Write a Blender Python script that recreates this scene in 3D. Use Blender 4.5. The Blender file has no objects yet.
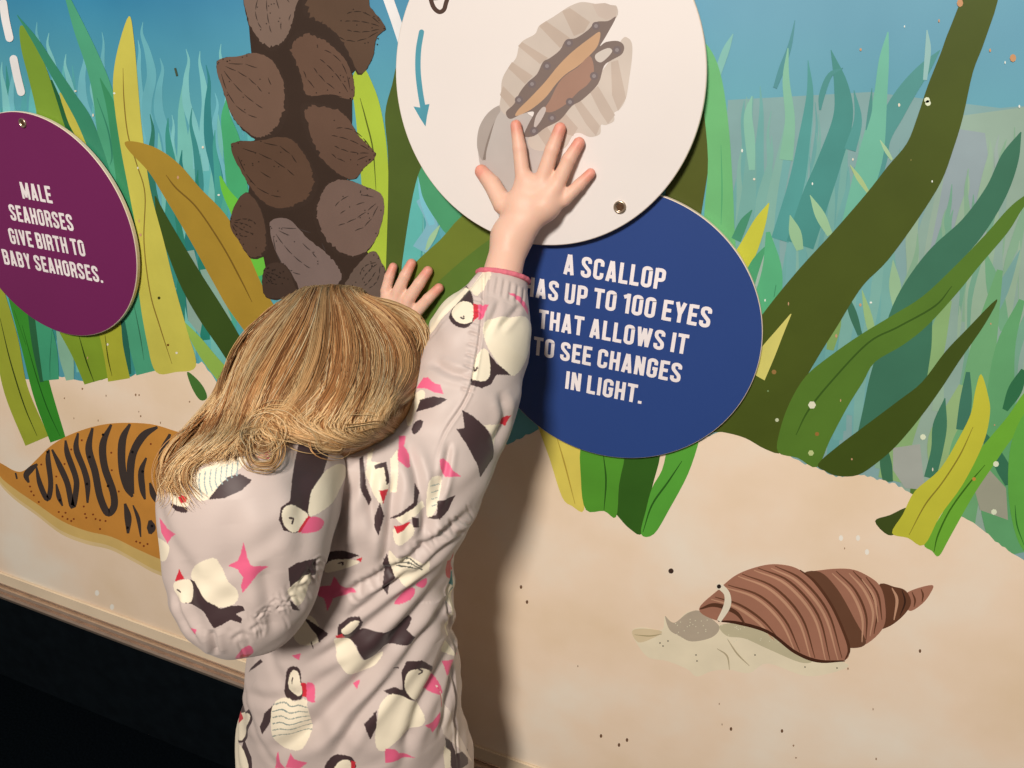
import bpy, bmesh, math, random
import numpy as np
from mathutils import Vector
from mathutils.bvhtree import BVHTree
from mathutils.geometry import tessellate_polygon

S = bpy.context.scene
C = S.collection
random.seed(7)
RNG = np.random.default_rng(11)

# ------------------------------------------------------------------ camera
CAM_D, CAM_H, FPX = 0.75, 1.25, 770.0
YAW, PITCH, ROLL = 0.3093, -0.452, 0.0796
_cy, _sy, _cp, _sp = math.cos(YAW), math.sin(YAW), math.cos(PITCH), math.sin(PITCH)
_fw = np.array([-_sy * _cp, _cy * _cp, _sp])
_rt = np.array([_cy, _sy, 0.0])
_up = np.cross(_rt, _fw)
A_ = _rt * math.cos(ROLL) + _up * math.sin(ROLL)
B_ = _up * math.cos(ROLL) - _rt * math.sin(ROLL)
CAM = np.array([0.0, -CAM_D, CAM_H])
cam_data = bpy.data.cameras.new('camera')
cam_data.sensor_width = 36.0
cam_data.lens = FPX / 1024 * 36.0
cam_data.clip_start = 0.02
cam = bpy.data.objects.new('camera', cam_data)
C.objects.link(cam)
from mathutils import Matrix
M = Matrix(((A_[0], B_[0], -_fw[0], CAM[0]), (A_[1], B_[1], -_fw[1], CAM[1]), (A_[2], B_[2], -_fw[2], CAM[2]), (0, 0, 0, 1)))
cam.matrix_world = M
S.camera = cam

# ------------------------------------------------------------------ world, light, exposure
W = bpy.data.worlds.new('world')
S.world = W
W.use_nodes = True
W.node_tree.nodes['Background'].inputs[0].default_value = (1.0, 0.80, 0.66, 1)
W.node_tree.nodes['Background'].inputs[1].default_value = 0.16
KEY_POS = (-0.22, -2.4, 2.55)
key = bpy.data.lights.new('gallery_spot', 'AREA')
key.shape = 'DISK'
key.size = 0.42
key.energy = 86
key.color = (1.0, 0.90, 0.80)
key_ob = bpy.data.objects.new('gallery_spot', key)
key_ob.location = KEY_POS
key_ob.rotation_euler = (Vector((-0.3, 0, 0.85)) - Vector(KEY_POS)).to_track_quat('-Z', 'Y').to_euler()
C.objects.link(key_ob)
S.view_settings.view_transform = 'Standard'
S.view_settings.look = 'None'
S.view_settings.exposure = 0.0
S.view_settings.gamma = 1.0
S.view_settings.use_curve_mapping = False


def ray(px, py):
    d = _fw + A_ * (px - 512) / FPX - B_ * (py - 384) / FPX
    return d


def at(px, py, t=0.0):
    """world point at distance t in front of the mural, where the photograph shows (px, py)"""
    d = ray(px, py)
    return CAM + d * ((CAM_D - t) / d[1])


# ------------------------------------------------------------------ helpers
def lin(c):
    return [((v / 255 + 0.055) / 1.055) ** 2.4 if v > 10.3 else v / 255 / 12.92 for v in c]


def alb(c):
    l = lin(c)
    return tuple(min(0.9, a / b) for a, b in zip(l, (1.02, 0.90, 0.80))) + (1,)


_mats = {}


def principled(name, base, rough=0.6, metal=0.0, spec=0.4):
    m = bpy.data.materials.new(name)
    m.use_nodes = True
    p = m.node_tree.nodes['Principled BSDF']
    p.inputs['Base Color'].default_value = base
    p.inputs['Roughness'].default_value = rough
    p.inputs['Metallic'].default_value = metal
    p.inputs['Specular IOR Level'].default_value = spec
    return m, m.node_tree.nodes, m.node_tree.links, p


def noisy(name, base, amount=0.06, scale=25.0, rough=0.55, metal=0.0, spec=0.3, bump=0.0, bscale=400.0, detail=3.0):
    m, N, L, p = principled(name, base, rough, metal, spec)
    tc = N.new('ShaderNodeTexCoord')
    n = N.new('ShaderNodeTexNoise')
    n.inputs['Scale'].default_value = scale
    n.inputs['Detail'].default_value = detail
    L.new(tc.outputs['Object'], n.inputs['Vector'])
    r = N.new('ShaderNodeMapRange')
    r.inputs['From Min'].default_value = 0.3
    r.inputs['From Max'].default_value = 0.7
    r.inputs['To Min'].default_value = 1 - amount
    r.inputs['To Max'].default_value = 1 + amount
    L.new(n.outputs['Fac'], r.inputs['Value'])
    v = N.new('ShaderNodeVectorMath')
    v.operation = 'SCALE'
    v.inputs[0].default_value = base[:3]
    L.new(r.outputs[0], v.inputs['Scale'])
    L.new(v.outputs[0], p.inputs['Base Color'])
    if bump:
        n2 = N.new('ShaderNodeTexNoise')
        n2.inputs['Scale'].default_value = bscale
        n2.inputs['Detail'].default_value = 4
        L.new(tc.outputs['Object'], n2.inputs['Vector'])
        b = N.new('ShaderNodeBump')
        b.inputs['Strength'].default_value = bump
        b.inputs['Distance'].default_value = 0.002
        L.new(n2.outputs['Fac'], b.inputs['Height'])
        L.new(b.outputs[0], p.inputs['Normal'])
    return m


def paint(c):
    c = tuple(c)
    if c not in _mats:
        _mats[c] = noisy('paint_%02x%02x%02x' % c, alb(c), 0.07, 18.0, 0.42, spec=0.35)
    return _mats[c]


def tag(o, label=None, cat=None, group=None, kind=None):
    if label: o['label'] = label
    if cat: o['category'] = cat
    if group: o['group'] = group
    if kind: o['kind'] = kind
    return o


def link(name, me, parent=None, smooth=False):
    o = bpy.data.objects.new(name, me)
    C.objects.link(o)
    if parent is not None:
        o.parent = parent
        o.matrix_parent_inverse = Matrix.Translation(-parent.matrix_world.translation) if False else Matrix.Identity(4)
    if smooth:
        me.polygons.foreach_set('use_smooth', [True] * len(me.polygons))
    return o


def mesh_np(name, V, F, mat, parent=None, smooth=True, cols=None):
    me = bpy.data.meshes.new(name)
    V = np.asarray(V, dtype=np.float32)
    F = np.asarray(F, dtype=np.int32)
    k = F.shape[1]
    me.vertices.add(len(V))
    me.vertices.foreach_set('co', V.ravel())
    me.loops.add(F.size)
    me.loops.foreach_set('vertex_index', F.ravel())
    me.polygons.add(len(F))
    me.polygons.foreach_set('loop_start', np.arange(0, F.size, k, dtype=np.int32))
    me.update(calc_edges=True)
    if cols is not None:
        ca = me.color_attributes.new('Col', 'FLOAT_COLOR', 'POINT')
        cc = np.ones((len(V), 4), np.float32)
        cc[:, :3] = cols
        ca.data.foreach_set('color', cc.ravel())
    if mat: me.materials.append(mat)
    o = link(name, me, parent)
    if smooth:
        me.polygons.foreach_set('use_smooth', np.ones(len(F), dtype=bool))
    return o


def bm_ob(name, bm, mat, parent=None, smooth=False):
    bmesh.ops.recalc_face_normals(bm, faces=bm.faces[:])
    me = bpy.data.meshes.new(name)
    bm.to_mesh(me)
    bm.free()
    for m in (mat if isinstance(mat, list) else [mat]):
        me.materials.append(m)
    return link(name, me, parent, smooth)


def box_bm(x0, x1, y0, y1, z0, z1, bevel=0.0, seg=2):
    bm = bmesh.new()
    bmesh.ops.create_cube(bm, size=1)
    for v in bm.verts:
        v.co = ((x0 + x1) / 2 + v.co.x * (x1 - x0), (y0 + y1) / 2 + v.co.y * (y1 - y0), (z0 + z1) / 2 + v.co.z * (z1 - z0))
    if bevel:
        bmesh.ops.bevel(bm, geom=bm.edges[:], offset=bevel, segments=seg, affect='EDGES')
    return bm


# ------------------------------------------------------------------ 2D drawing on flat surfaces
def smooth_closed(P, n=5):
    P = np.array(P, float)
    N = len(P)
    out = []
    for i in range(N):
        p0, p1, p2, p3 = P[i - 1], P[i], P[(i + 1) % N], P[(i + 2) % N]
        for k in range(n):
            t = k / n
            out.append(0.5 * ((2 * p1) + (-p0 + p2) * t + (2 * p0 - 5 * p1 + 4 * p2 - p3) * t * t + (-p0 + 3 * p1 - 3 * p2 + p3) * t ** 3))
    return np.array(out)


def smooth_open(P, n=6):
    P = np.array(P, float)
    Q = np.vstack([2 * P[0] - P[1], P, 2 * P[-1] - P[-2]])
    out = []
    for i in range(1, len(Q) - 2):
        p0, p1, p2, p3 = Q[i - 1], Q[i], Q[i + 1], Q[i + 2]
        for k in range(n):
            t = k / n
            out.append(0.5 * ((2 * p1) + (-p0 + p2) * t + (2 * p0 - 5 * p1 + 4 * p2 - p3) * t * t + (-p0 + 3 * p1 - 3 * p2 + p3) * t ** 3))
    out.append(Q[-2])
    return np.array(out)


def blade_poly(P, n=6, tip=True):
    """P: (x, y, half-width) down the centre line -> closed outline"""
    Q = smooth_open(P, n)
    xy = Q[:, :2]
    w = np.maximum(Q[:, 2], 0.15)
    d = np.gradient(xy, axis=0)
    d /= np.linalg.norm(d, axis=1)[:, None] + 1e-9
    nn = np.stack([-d[:, 1], d[:, 0]], 1)
    return np.vstack([xy + nn * w[:, None], (xy - nn * w[:, None])[::-1]])


STEP = 0.0000025
_lvl = [1]
_hold = [False]


def bump_level():
    if not _hold[0]: _lvl[0] += 1


class Art:
    """flat painted shapes at a given distance in front of the wall; all become one mesh"""

    def __init__(self, t=0.0, level=None):
        self.t = t
        self.v, self.f, self.m, self.mats = [], [], [], []

    def poly(self, pts, col, smooth=False, n=5, px=True):
        if smooth: pts = smooth_closed(pts, n)
        bump_level()
        t = self.t + _lvl[0] * STEP
        base = len(self.v)
        P2 = [Vector((float(p[0]), float(p[1]), 0)) for p in pts]
        for p in pts:
            w = at(p[0], p[1], t) if px else (p[0], -t, p[1])
            self.v.append(tuple(w))
        if px:
            P2 = [Vector((self.v[base + i][0], self.v[base + i][2], 0)) for i in range(len(pts))]
        mt = paint(col) if isinstance(col, tuple) else col
        if mt not in self.mats: self.mats.append(mt)
        k = self.mats.index(mt)
        for tri in tessellate_polygon([P2]):
            a, b, c = (P2[i] for i in tri)
            if (b - a).cross(c - a).z > 0:
                self.f.append(tuple(base + i for i in tri))
            else:
                self.f.append(tuple(base + i for i in reversed(tri)))
            self.m.append(k)
        return self

    def strip(self, P, col, n=6, px=True):
        Q = smooth_open(P, n) if n > 1 else np.array(P, float)
        pts = blade_poly(P, n) if n > 1 else blade_poly(P, 1)
        h = len(pts) // 2
        bump_level()
        t = self.t + _lvl[0] * STEP
        base = len(self.v)
        for p in pts:
            w = at(p[0], p[1], t) if px else (p[0], -t, p[1])
            self.v.append(tuple(w))
        mt = paint(col) if isinstance(col, tuple) else col
        if mt not in self.mats: self.mats.append(mt)
        k = self.mats.index(mt)
        N = len(pts)
        for i in range(h - 1):
            q = (base + i, base + i + 1, base + N - 2 - i, base + N - 1 - i)
            a, b, c = (self.v[j] for j in q[:3])
            cr = (b[0] - a[0]) * (c[2] - a[2]) - (b[2] - a[2]) * (c[0] - a[0])
            self.f.append(q if cr > 0 else q[::-1])
            self.m.append(k)
        return self

    def line(self, pts, w, col, n=6, px=True, taper=True):
        P = [(p[0], p[1], w * (0.35 if taper and i in (0, len(pts) - 1) else 1.0)) for i, p in enumerate(pts)]
        return self.strip(P, col, n, px)

    def dot(self, x, y, r, col, n=10, ry=None, px=True):
        ry = ry or r
        return self.poly([(x + r * math.cos(a * 2 * math.pi / n), y + ry * math.sin(a * 2 * math.pi / n)) for a in range(n)], col, px=px)

    def build(self, name, parent):
        me = bpy.data.meshes.new(name)
        me.from_pydata(self.v, [], self.f)
        for m in self.mats: me.materials.append(m)
        me.polygons.foreach_set('material_index', self.m)
        me.update()
        return link(name, me, parent)


# ------------------------------------------------------------------ the place
TRIM_Z = 0.243
dark = noisy('dark_plinth_paint', (0.0034, 0.0056, 0.0078, 1), 0.2, 40, 0.9, spec=0.03, bump=0.1)
carpet = noisy('dark_carpet', (0.0022, 0.0037, 0.0053, 1), 0.4, 300, 0.95, spec=0.0, bump=0.5, bscale=900)
tag(bm_ob('wall_back', box_bm(-2.4, 1.6, 0.0125, 0.12, 0.0, 2.6), dark), kind='structure')
tag(bm_ob('baseboard_back', box_bm(-2.4, 1.6, -0.0105, 0.0122, 0.0, 0.2150), dark), kind='structure')
tag(bm_ob('floor', box_bm(-2.4, 1.6, -2.6, 0.12, -0.05, 0.0), carpet), kind='structure')

# mural panel: printed board with water gradient
m, N, L, p = principled('printed_water', (0.1, 0.3, 0.4, 1), 0.42, spec=0.35)
tc = N.new('ShaderNodeTexCoord')
sx = N.new('ShaderNodeSeparateXYZ')
L.new(tc.outputs['Object'], sx.inputs[0])
rx = N.new('ShaderNodeMapRange')
rx.inputs['From Min'].default_value = -0.75
rx.inputs['From Max'].default_value = 0.0
L.new(sx.outputs['X'], rx.inputs['Value'])
rz = N.new('ShaderNodeMapRange')
rz.inputs['From Min'].default_value = 1.26
rz.inputs['From Max'].default_value = 1.12
L.new(sx.outputs['Z'], rz.inputs['Value'])
nz = N.new('ShaderNodeTexNoise')
nz.inputs['Scale'].default_value = 6.0
nz.inputs['Detail'].default_value = 3.0
L.new(tc.outputs['Object'], nz.inputs['Vector'])
mixa = N.new('ShaderNodeMix'); mixa.data_type = 'RGBA'
mixa.inputs['A'].default_value = alb((38, 118, 158))
mixa.inputs['B'].default_value = alb((108, 160, 176))
L.new(rx.outputs[0], mixa.inputs['Factor'])
mixb = N.new('ShaderNodeMix'); mixb.data_type = 'RGBA'
mixb.inputs['B'].default_value = alb((98, 168, 168))
mul = N.new('ShaderNodeMath'); mul.operation = 'MULTIPLY'; mul.inputs[1].default_value = 0.75
L.new(rz.outputs[0], mul.inputs[0])
L.new(mul.outputs[0], mixb.inputs['Factor'])
L.new(mixa.outputs['Result'], mixb.inputs['A'])
mixc = N.new('ShaderNodeMix'); mixc.data_type = 'RGBA'; mixc.blend_type = 'SOFT_LIGHT'
mixc.inputs['Factor'].default_value = 0.35
L.new(mixb.outputs['Result'], mixc.inputs['A'])
L.new(nz.outputs['Fac'], mixc.inputs['B'])
L.new(mixc.outputs['Result'], p.inputs['Base Color'])
water = m
panel = tag(bm_ob('mural_panel', box_bm(-1.9, 1.1, 0.0, 0.012, TRIM_Z, 2.2), water),
            'printed wall panel with an underwater mural of seagrass, sand and shells', 'mural')

# printed sand material: soft mottled beige
m, N, L, p = principled('printed_sand', alb((225, 190, 158)), 0.36, spec=0.4)
tc = N.new('ShaderNodeTexCoord')
n1 = N.new('ShaderNodeTexNoise'); n1.inputs['Scale'].default_value = 5.0; n1.inputs['Detail'].default_value = 5
L.new(tc.outputs['Object'], n1.inputs['Vector'])
cr = N.new('ShaderNodeValToRGB')
cr.color_ramp.elements[0].position = 0.3; cr.color_ramp.elements[0].color = alb((236, 203, 166))
cr.color_ramp.elements[1].position = 0.7; cr.color_ramp.elements[1].color = alb((252, 226, 202))
e = cr.color_ramp.elements.new(0.5); e.color = alb((245, 214, 183))
L.new(n1.outputs['Fac'], cr.inputs['Fac'])
L.new(cr.outputs[0], p.inputs['Base Color'])
sand_m = m

# --- distant grass, one mesh
bg = Art()
GREY = (138, 160, 158)
bg.poly([(728, 100), (870, 92), (1000, 108), (1024, 106), (1045, 100), (1045, 600), (700, 480), (715, 300)], (132, 163, 158))
bg.poly([(952, 117), (1040, 105), (1045, 560), (900, 500), (905, 300)], (150, 170, 150))
bg.poly([(952, 128), (985, 133), (990, 170), (1000, 300), (920, 300), (940, 200)], (148, 160, 160))
rb = random.Random(5)


def rblade(x, y, L_, w, lean, col, art=bg):
    k = rb.choice([-1, 1]) * rb.uniform(2.5, 6)
    pts = [(x, y, 0.3), (x + lean * .1 - k * .35, y + L_ * .10, w * .30), (x + lean * .25 + k * .5, y + L_ * .25, w * .62), (x + lean * .5 + k * .9, y + L_ * .45, w * .95), (x + lean * .7 - k * .2, y + L_ * .65, w), (x + lean * .85 - k * .4, y + L_ * .83, w * .9), (x + lean, y + L_, w * .7)]
    art.strip(pts, col, 4)


# grey/teal body of the distant meadow on the left
for (xa, xb, yy) in ((-10, 115, 90), (115, 260, 110), (380, 430, 180)):
    x = xa
    while x < xb:
        rblade(x, yy + rb.uniform(-25, 25), 260, rb.uniform(7, 13), rb.uniform(-8, 14), rb.choice([(98, 176, 172), (84, 160, 160), (118, 184, 170), (60, 140, 130)]))
        x += rb.uniform(6, 11)
for (x, y) in ((37, 22), (49, 33), (66, 54), (82, 48), (92, 78), (102, 32), (138, 40), (143, 22), (160, 58), (186, 49), (200, 51), (221, 44), (215, 93), (12, 60), (2, 62), (150, 110), (172, 115)):
    rblade(x, y, 120, rb.uniform(3.5, 5.5), rb.uniform(4, 12), rb.choice([(112, 178, 184), (125, 188, 184), (104, 170, 176)]))
for (x, y, c) in ((206, 65, (52, 128, 128)), (192, 108, (60, 135, 130)), (150, 114, (48, 118, 98)), (168, 118, (58, 140, 125)), (182, 150, (42, 120, 112)), (215, 130, (70, 155, 140)), (133, 150, (70, 150, 125)), (198, 170, (40, 125, 105)), (176, 190, (46, 128, 105)), (225, 170, (80, 165, 140))):
    rblade(x, y, 170, rb.uniform(4.5, 8), rb.uniform(4, 18), c)
bg.poly([(182, 252), (194, 250), (206, 300), (200, 335), (188, 320)], (140, 165, 148))
bg.poly([(200, 270), (212, 268), (232, 320), (222, 330)], (140, 170, 150))
# right hand distant meadow
R_COL = [(118, 166, 154), (110, 164, 156), (124, 170, 156), (104, 158, 152), (130, 172, 156), (114, 166, 160)]
for i in range(44):
    x = rb.uniform(738, 905)
    y = rb.uniform(85, 175) + (0 if x < 850 else 10)
    rblade(x, y, rb.uniform(190, 300), rb.uniform(4, 9), rb.uniform(-34, 6), rb.choice(R_COL))
for i in range(46):
    x = rb.uniform(915, 1040)
    y = rb.uniform(110, 330)
    rblade(x, y, rb.uniform(130, 240), rb.uniform(4, 9), rb.uniform(-40, -4), rb.choice([(150, 174, 146), (134, 168, 136), (142, 166, 150), (118, 162, 134), (154, 168, 158)]))
# traced darker teal leaves on the right
for P, c in (
    ([(795, 20, .3), (790, 45, 2), (782, 68, 3), (775, 88, 2)], (80, 138, 140)),
    ([(808, 60, .3), (810, 95, 3.5), (804, 140, 6), (796, 185, 8), (780, 240, 9)], (82, 150, 142)),
    ([(831, 50, .3), (841, 85, 7), (843, 118, 10), (830, 160, 12), (815, 200, 14), (800, 245, 14)], (72, 138, 128)),
    ([(843, 68, .3), (830, 75, 2.5), (822, 95, 3), (820, 110, 1)], (78, 142, 135)),
    ([(854, 90, .3), (858, 120, 4), (850, 150, 6)], (82, 148, 140)),
    ([(940, 50, .3), (925, 68, 6), (908, 90, 9), (893, 115, 10), (884, 138, 7), (878, 160, 9), (866, 200, 9)], (84, 146, 138)),
    ([(888, 32, .6), (884, 60, 5), (880, 100, 7), (872, 150, 12), (862, 190, 12), (850, 240, 12)], (112, 178, 150)),
    ([(872, 88, .3), (870, 110, 2), (866, 130, .6)], (80, 140, 130)),
    ([(927, 30, .5), (928, 50, 3), (925, 80, 2)], (150, 186, 178)),
    ([(788, 48, .5), (786, 80, 3.5), (790, 120, 5), (786, 160, 7)], (130, 180, 150)),
    ([(733, 34, .5), (726, 50, 3.5), (719, 70, 3.5), (714, 90, 2)], (132, 184, 170)),
    ([(752, 96, .5), (748, 115, 4), (750, 140, 5), (752, 170, 3)], (135, 185, 160)),
):
    bg.strip(P, c, 5)
for (x0, y0, x1, y1, w, c) in ((850, 165, 868, 192, 2.5, (170, 190, 130)), (880, 140, 892, 160, 2, (168, 196, 150)), (790, 215, 800, 250, 6, (150, 185, 140)), (810, 195, 830, 235, 5, (155, 190, 145)), (845, 290, 860, 335, 4, (60, 110, 85)), (893, 260, 897, 310, 6, (150, 182, 140)), (840, 300, 830, 350, 6, (130, 160, 90)), (985, 250, 1005, 330, 8, (115, 165, 125)), (1020, 250, 985, 330, 6, (120, 160, 150)), (862, 290, 875, 345, 4, (150, 180, 120))):
    bg.strip([(x0, y0, .3), ((x0 + x1) / 2, (y0 + y1) / 2, w), (x1, y1, w * .6)], c, 4)
# meadow right bottom area
for P, c in (
    ([(948, 300, 4), (930, 360, 12), (905, 420, 14), (890, 480, 12)], (140, 172, 112)),
    ([(1000, 270, 3), (985, 340, 12), (975, 400, 16), (965, 470, 18), (960, 530, 14)], (112, 165, 112)),
    ([(1022, 300, 3), (1005, 350, 10), (1000, 420, 16), (1000, 500, 20), (1010, 555, 16)], (100, 160, 105)),
    ([(962, 385, 3), (955, 410, 10), (940, 440, 12), (938, 475, 8)], (148, 175, 118)),
    ([(945, 398, .4), (940, 425, 7), (937, 450, 6), (930, 478, 6)], (66, 118, 90)),
    ([(968, 372, 2), (966, 400, 6), (962, 430, 6)], (64, 115, 92)),
    ([(917, 455, .5), (916, 475, 4.5), (914, 495, 4)], (88, 120, 50)),
    ([(884, 450, 4), (886, 465, 6), (888, 482, 5)], (62, 110, 78)),
    ([(1024, 370, 3), (1015, 390, 7), (1005, 410, 3)], (50, 110, 70)),
    ([(975, 425, 2), (990, 445, 5), (1004, 470, 7), (1008, 485, 3)], (56, 112, 80)),
):
    bg.strip(P, c, 5)
bg.poly([(893, 448), (920, 444), (925, 490), (905, 488), (893, 470)], (165, 165, 152))
bg.poly([(972, 480), (985, 465), (1006, 488), (1008, 520), (980, 510)], (162, 158, 135))
tag(bg.build('distant_seagrass', panel), kind='stuff')

# --- sand
sd = Art()
edge = [(-900, 300), (-300, 350), (-60, 372), (0, 374), (45, 381), (62, 376), (80, 381), (108, 378), (128, 377), (150, 369), (168, 362), (185, 364), (202, 362), (214, 378), (225, 395), (330, 440), (450, 470), (541, 428), (580, 430), (650, 432), (700, 440), (722, 431), (745, 437), (762, 446), (775, 450), (790, 456), (805, 464), (818, 467), (836, 477), (858, 474), (880, 480), (895, 484), (912, 493), (940, 506), (955, 515), (970, 520), (985, 532), (1005, 548), (1024, 560), (1100, 600)]
rj = random.Random(3)
e2 = []
for i in range(len(edge) - 1):
    (xa, ya), (xb, yb) = edge[i], edge[i + 1]
    n = max(1, int(abs(xb - xa) / 3)) if xa > -70 and xb < 1030 else 1
    for k in range(n):
        t = k / n
        e2.append((xa + (xb - xa) * t, ya + (yb - ya) * t + (rj.uniform(-1.3, 1.3) if n > 1 else 0)))
e2.append(edge[-1])
# bottom edge of the sand follows the panel bottom; use world coordinates
lv = _lvl[0]
wpts = [at(x, y, 0) for x, y in e2]
pts = [(-1.9, wpts[0][2])] + [(w_[0], w_[2]) for w_ in wpts if -1.9 < w_[0] < 1.1] + [(1.1, 0.75), (1.1, TRIM_Z), (-1.9, TRIM_Z)]
sd.poly(pts, sand_m, px=False)
_lvl[0] += 1; _hold[0] = True
for i in range(22):
    x, y = rj.choice([(rj.uniform(480, 1020), rj.uniform(540, 768)), (rj.uniform(60, 210), rj.uniform(385, 425))])
    sd.dot(x, y, rj.uniform(.4, 1.0), (150, 112, 80), 6, rj.uniform(.8, 1.5))
for (x, y) in ((521, 587), (527, 602), (601, 736), (619, 745), (627, 740), (731, 729), (782, 731), (920, 651)):
    sd.dot(x, y, 1.3, (110, 75, 50), 7, 2)
for (x, y) in ((841, 538), (858, 538), (867, 552), (97, 593), (112, 607)):
    sd.dot(x, y, 2.2, (250, 236, 214), 7, 3)
_hold[0] = False
sd.build('painted_sand', panel)


def leaf(polys, lines=(), dots=(), name='painted_leaf'):
    a = Art()
    for P, c in polys:
        if len(P[0]) == 3: a.strip(P, c, 6)
        else: a.poly(P, c)
    for P, w, c in lines: a.line(P, w, c)
    for x, y, r, c in dots: a.dot(x, y, r, c, 6)
    return a.build(name, panel)


def sm(P, n=4): return [tuple(q) for q in smooth_closed(P, n)]


# left leaves
leaf([([(66, -6, 2), (80, 30, 6), (93, 62, 8), (102, 90, 10), (110, 130, 13), (118, 180, 14), (128, 250, 14), (140, 330, 14), (150, 372, 14)], (78, 158, 118))], [([(97, 98), (108, 130), (112, 155), (110, 165)], .7, (50, 125, 95)), ([(133, 300), (140, 335), (144, 360)], .5, (50, 105, 75))])
leaf([([(100, 78, .4), (112, 110, 5), (120, 155, 7), (128, 210, 8), (134, 270, 8)], (58, 138, 92))])
leaf([([(62, 92, 3), (72, 118, 6), (84, 145, 7), (92, 165, 6)], (192, 180, 72))])
leaf([([(51, 80, 1), (57, 100, 3.5), (64, 125, 5), (72, 140, 5)], (32, 92, 52))])
leaf([(sm([(20, 26), (30, 33), (45, 65), (54, 92), (62, 118), (70, 150), (42, 150), (36, 110), (29, 80), (21, 48)]), (122, 150, 48))])
leaf([([(17, 15, .3), (35, 40, 3), (52, 68, 4.5), (70, 97, 6), (84, 120, 7.5), (96, 150, 7), (108, 185, 6)], (56, 134, 100))])
leaf([([(155, 196, .5), (163, 222, 6), (176, 250, 9), (192, 282, 12), (210, 312, 13), (228, 340, 12), (245, 370, 10)], (58, 78, 28))])
leaf([([(184, 322, .4), (196, 340, 5), (212, 362, 7), (232, 385, 8)], (150, 182, 78))])
leaf([([(226, 100, .4), (226, 118, 5), (232, 145, 9), (238, 190, 10), (250, 240, 9), (262, 290, 8)], (72, 165, 108))])
leaf([([(220, 176, 1), (226, 192, 4), (240, 215, 8), (250, 245, 9), (262, 275, 7)], (108, 188, 62))], [([(243, 235), (248, 260)], .5, (40, 110, 40))])
leaf([(sm([(129, 16), (134, 40), (137.5, 80), (142, 130), (150, 188), (164, 242), (175, 287), (187, 330), (196, 366), (176, 372), (156, 372), (147, 342), (139, 292), (140, 254), (129, 192), (121, 150), (115, 110), (113, 80), (118, 48)], 5), (202, 188, 80))],
     [([(123, 68), (124, 100), (128, 135), (137, 165), (145, 194), (144, 242), (150, 292), (160, 327), (172, 364)], .6, (140, 115, 45))], [(159, 298, 1.6, (60, 60, 20)), (168, 345, 1.3, (110, 70, 20))])
leaf([(sm([(125, 142), (140, 142.5), (160, 150), (180, 165), (200, 188), (225, 214), (245, 247), (262, 285), (285, 330), (260, 345), (232, 314), (212, 280), (190, 240), (162, 193), (148, 171), (130, 152)], 5), (168, 132, 46))],
     [([(166, 175), (176, 188), (197, 208), (222, 245), (240, 278), (252, 302)], .8, (120, 90, 30))])
leaf([([(-6, 288, 9), (6, 340, 12), (16, 390, 12), (37, 441, 12.5)], (160, 165, 52))], [([(0, 318), (10, 360), (24, 405), (37, 436)], .6, (60, 70, 20))])
leaf([([(14, 296, 6), (30, 345, 9), (43, 395, 9.5), (58, 440, 8)], (58, 140, 42))], [([(22, 325), (36, 375), (48, 410), (60, 436)], .5, (30, 90, 25)), ([(14, 310), (26, 345)], .5, (30, 90, 25))])
leaf([([(30, 308, 3), (36, 345, 4), (42, 382, 2)], (42, 98, 60))])
leaf([([(42, 318, 7), (48, 350, 9), (51, 380, 8)], (66, 155, 112))], [([(52, 330), (50, 360), (50, 378)], .4, (40, 110, 80))])
leaf([([(60, 330, 4), (66, 355, 7), (70, 380, 4)], (138, 180, 150))])
leaf([([(78, 325, 20), (88, 350, 17), (97, 381, 13)], (128, 152, 42))], [([(79, 336), (86, 360), (94, 382)], .7, (50, 70, 15))])
leaf([([(108, 320, 12), (114, 350, 11), (119, 380, 11)], (172, 170, 52))], [([(105, 335), (108, 358), (112, 376)], .6, (80, 80, 20))])
leaf([([(123, 322, 2), (126, 345, 3), (130, 374, 1)], (40, 100, 80))])
leaf([(sm([(187, 372), (196, 378), (204, 388), (207, 398), (200, 400), (192, 388)]), (72, 112, 48))])

# centre leaves, beside the mussels and behind the hand
leaf([([(404, 150, 8), (412, 200, 10), (408, 240, 14), (405, 270, 14)], (98, 180, 168)), ([(418, 200, 2), (432, 225, 6), (420, 250, 8)], (130, 180, 190)), ([(440, 225, .5), (432, 238, 3), (426, 250, 1)], (160, 195, 150)), ([(418, 172, .5), (425, 200, 5), (432, 225, 3)], (125, 190, 200))])
leaf([(sm([(416, 158), (440, 188), (468, 216), (450, 235), (436, 220), (424, 200), (420, 185)]), (78, 152, 105))])
leaf([(sm([(362, 66), (373, 85), (381, 110), (387, 150), (389, 200), (388, 250), (385, 280), (372, 285), (366, 250), (362, 190), (356, 120), (352, 80)]), (170, 188, 60))],
     [([(360, 98), (366, 120), (373, 150), (376, 190)], .7, (90, 100, 30))])
leaf([(sm([(400, 60), (392, 85), (385, 115), (388, 155), (388, 200), (386, 267), (386, 290), (400, 290), (402, 264), (413, 195), (425, 160), (450, 130), (420, 70)]), (78, 92, 36))])
leaf([(sm([(470, 212), (505, 232), (520, 262), (500, 310), (460, 345), (420, 372), (390, 340), (392, 290), (416, 262), (440, 240)]), (112, 122, 44)),
      (sm([(492, 238), (505, 245), (470, 300), (430, 330), (405, 320), (440, 280)]), (92, 118, 46))])

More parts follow.
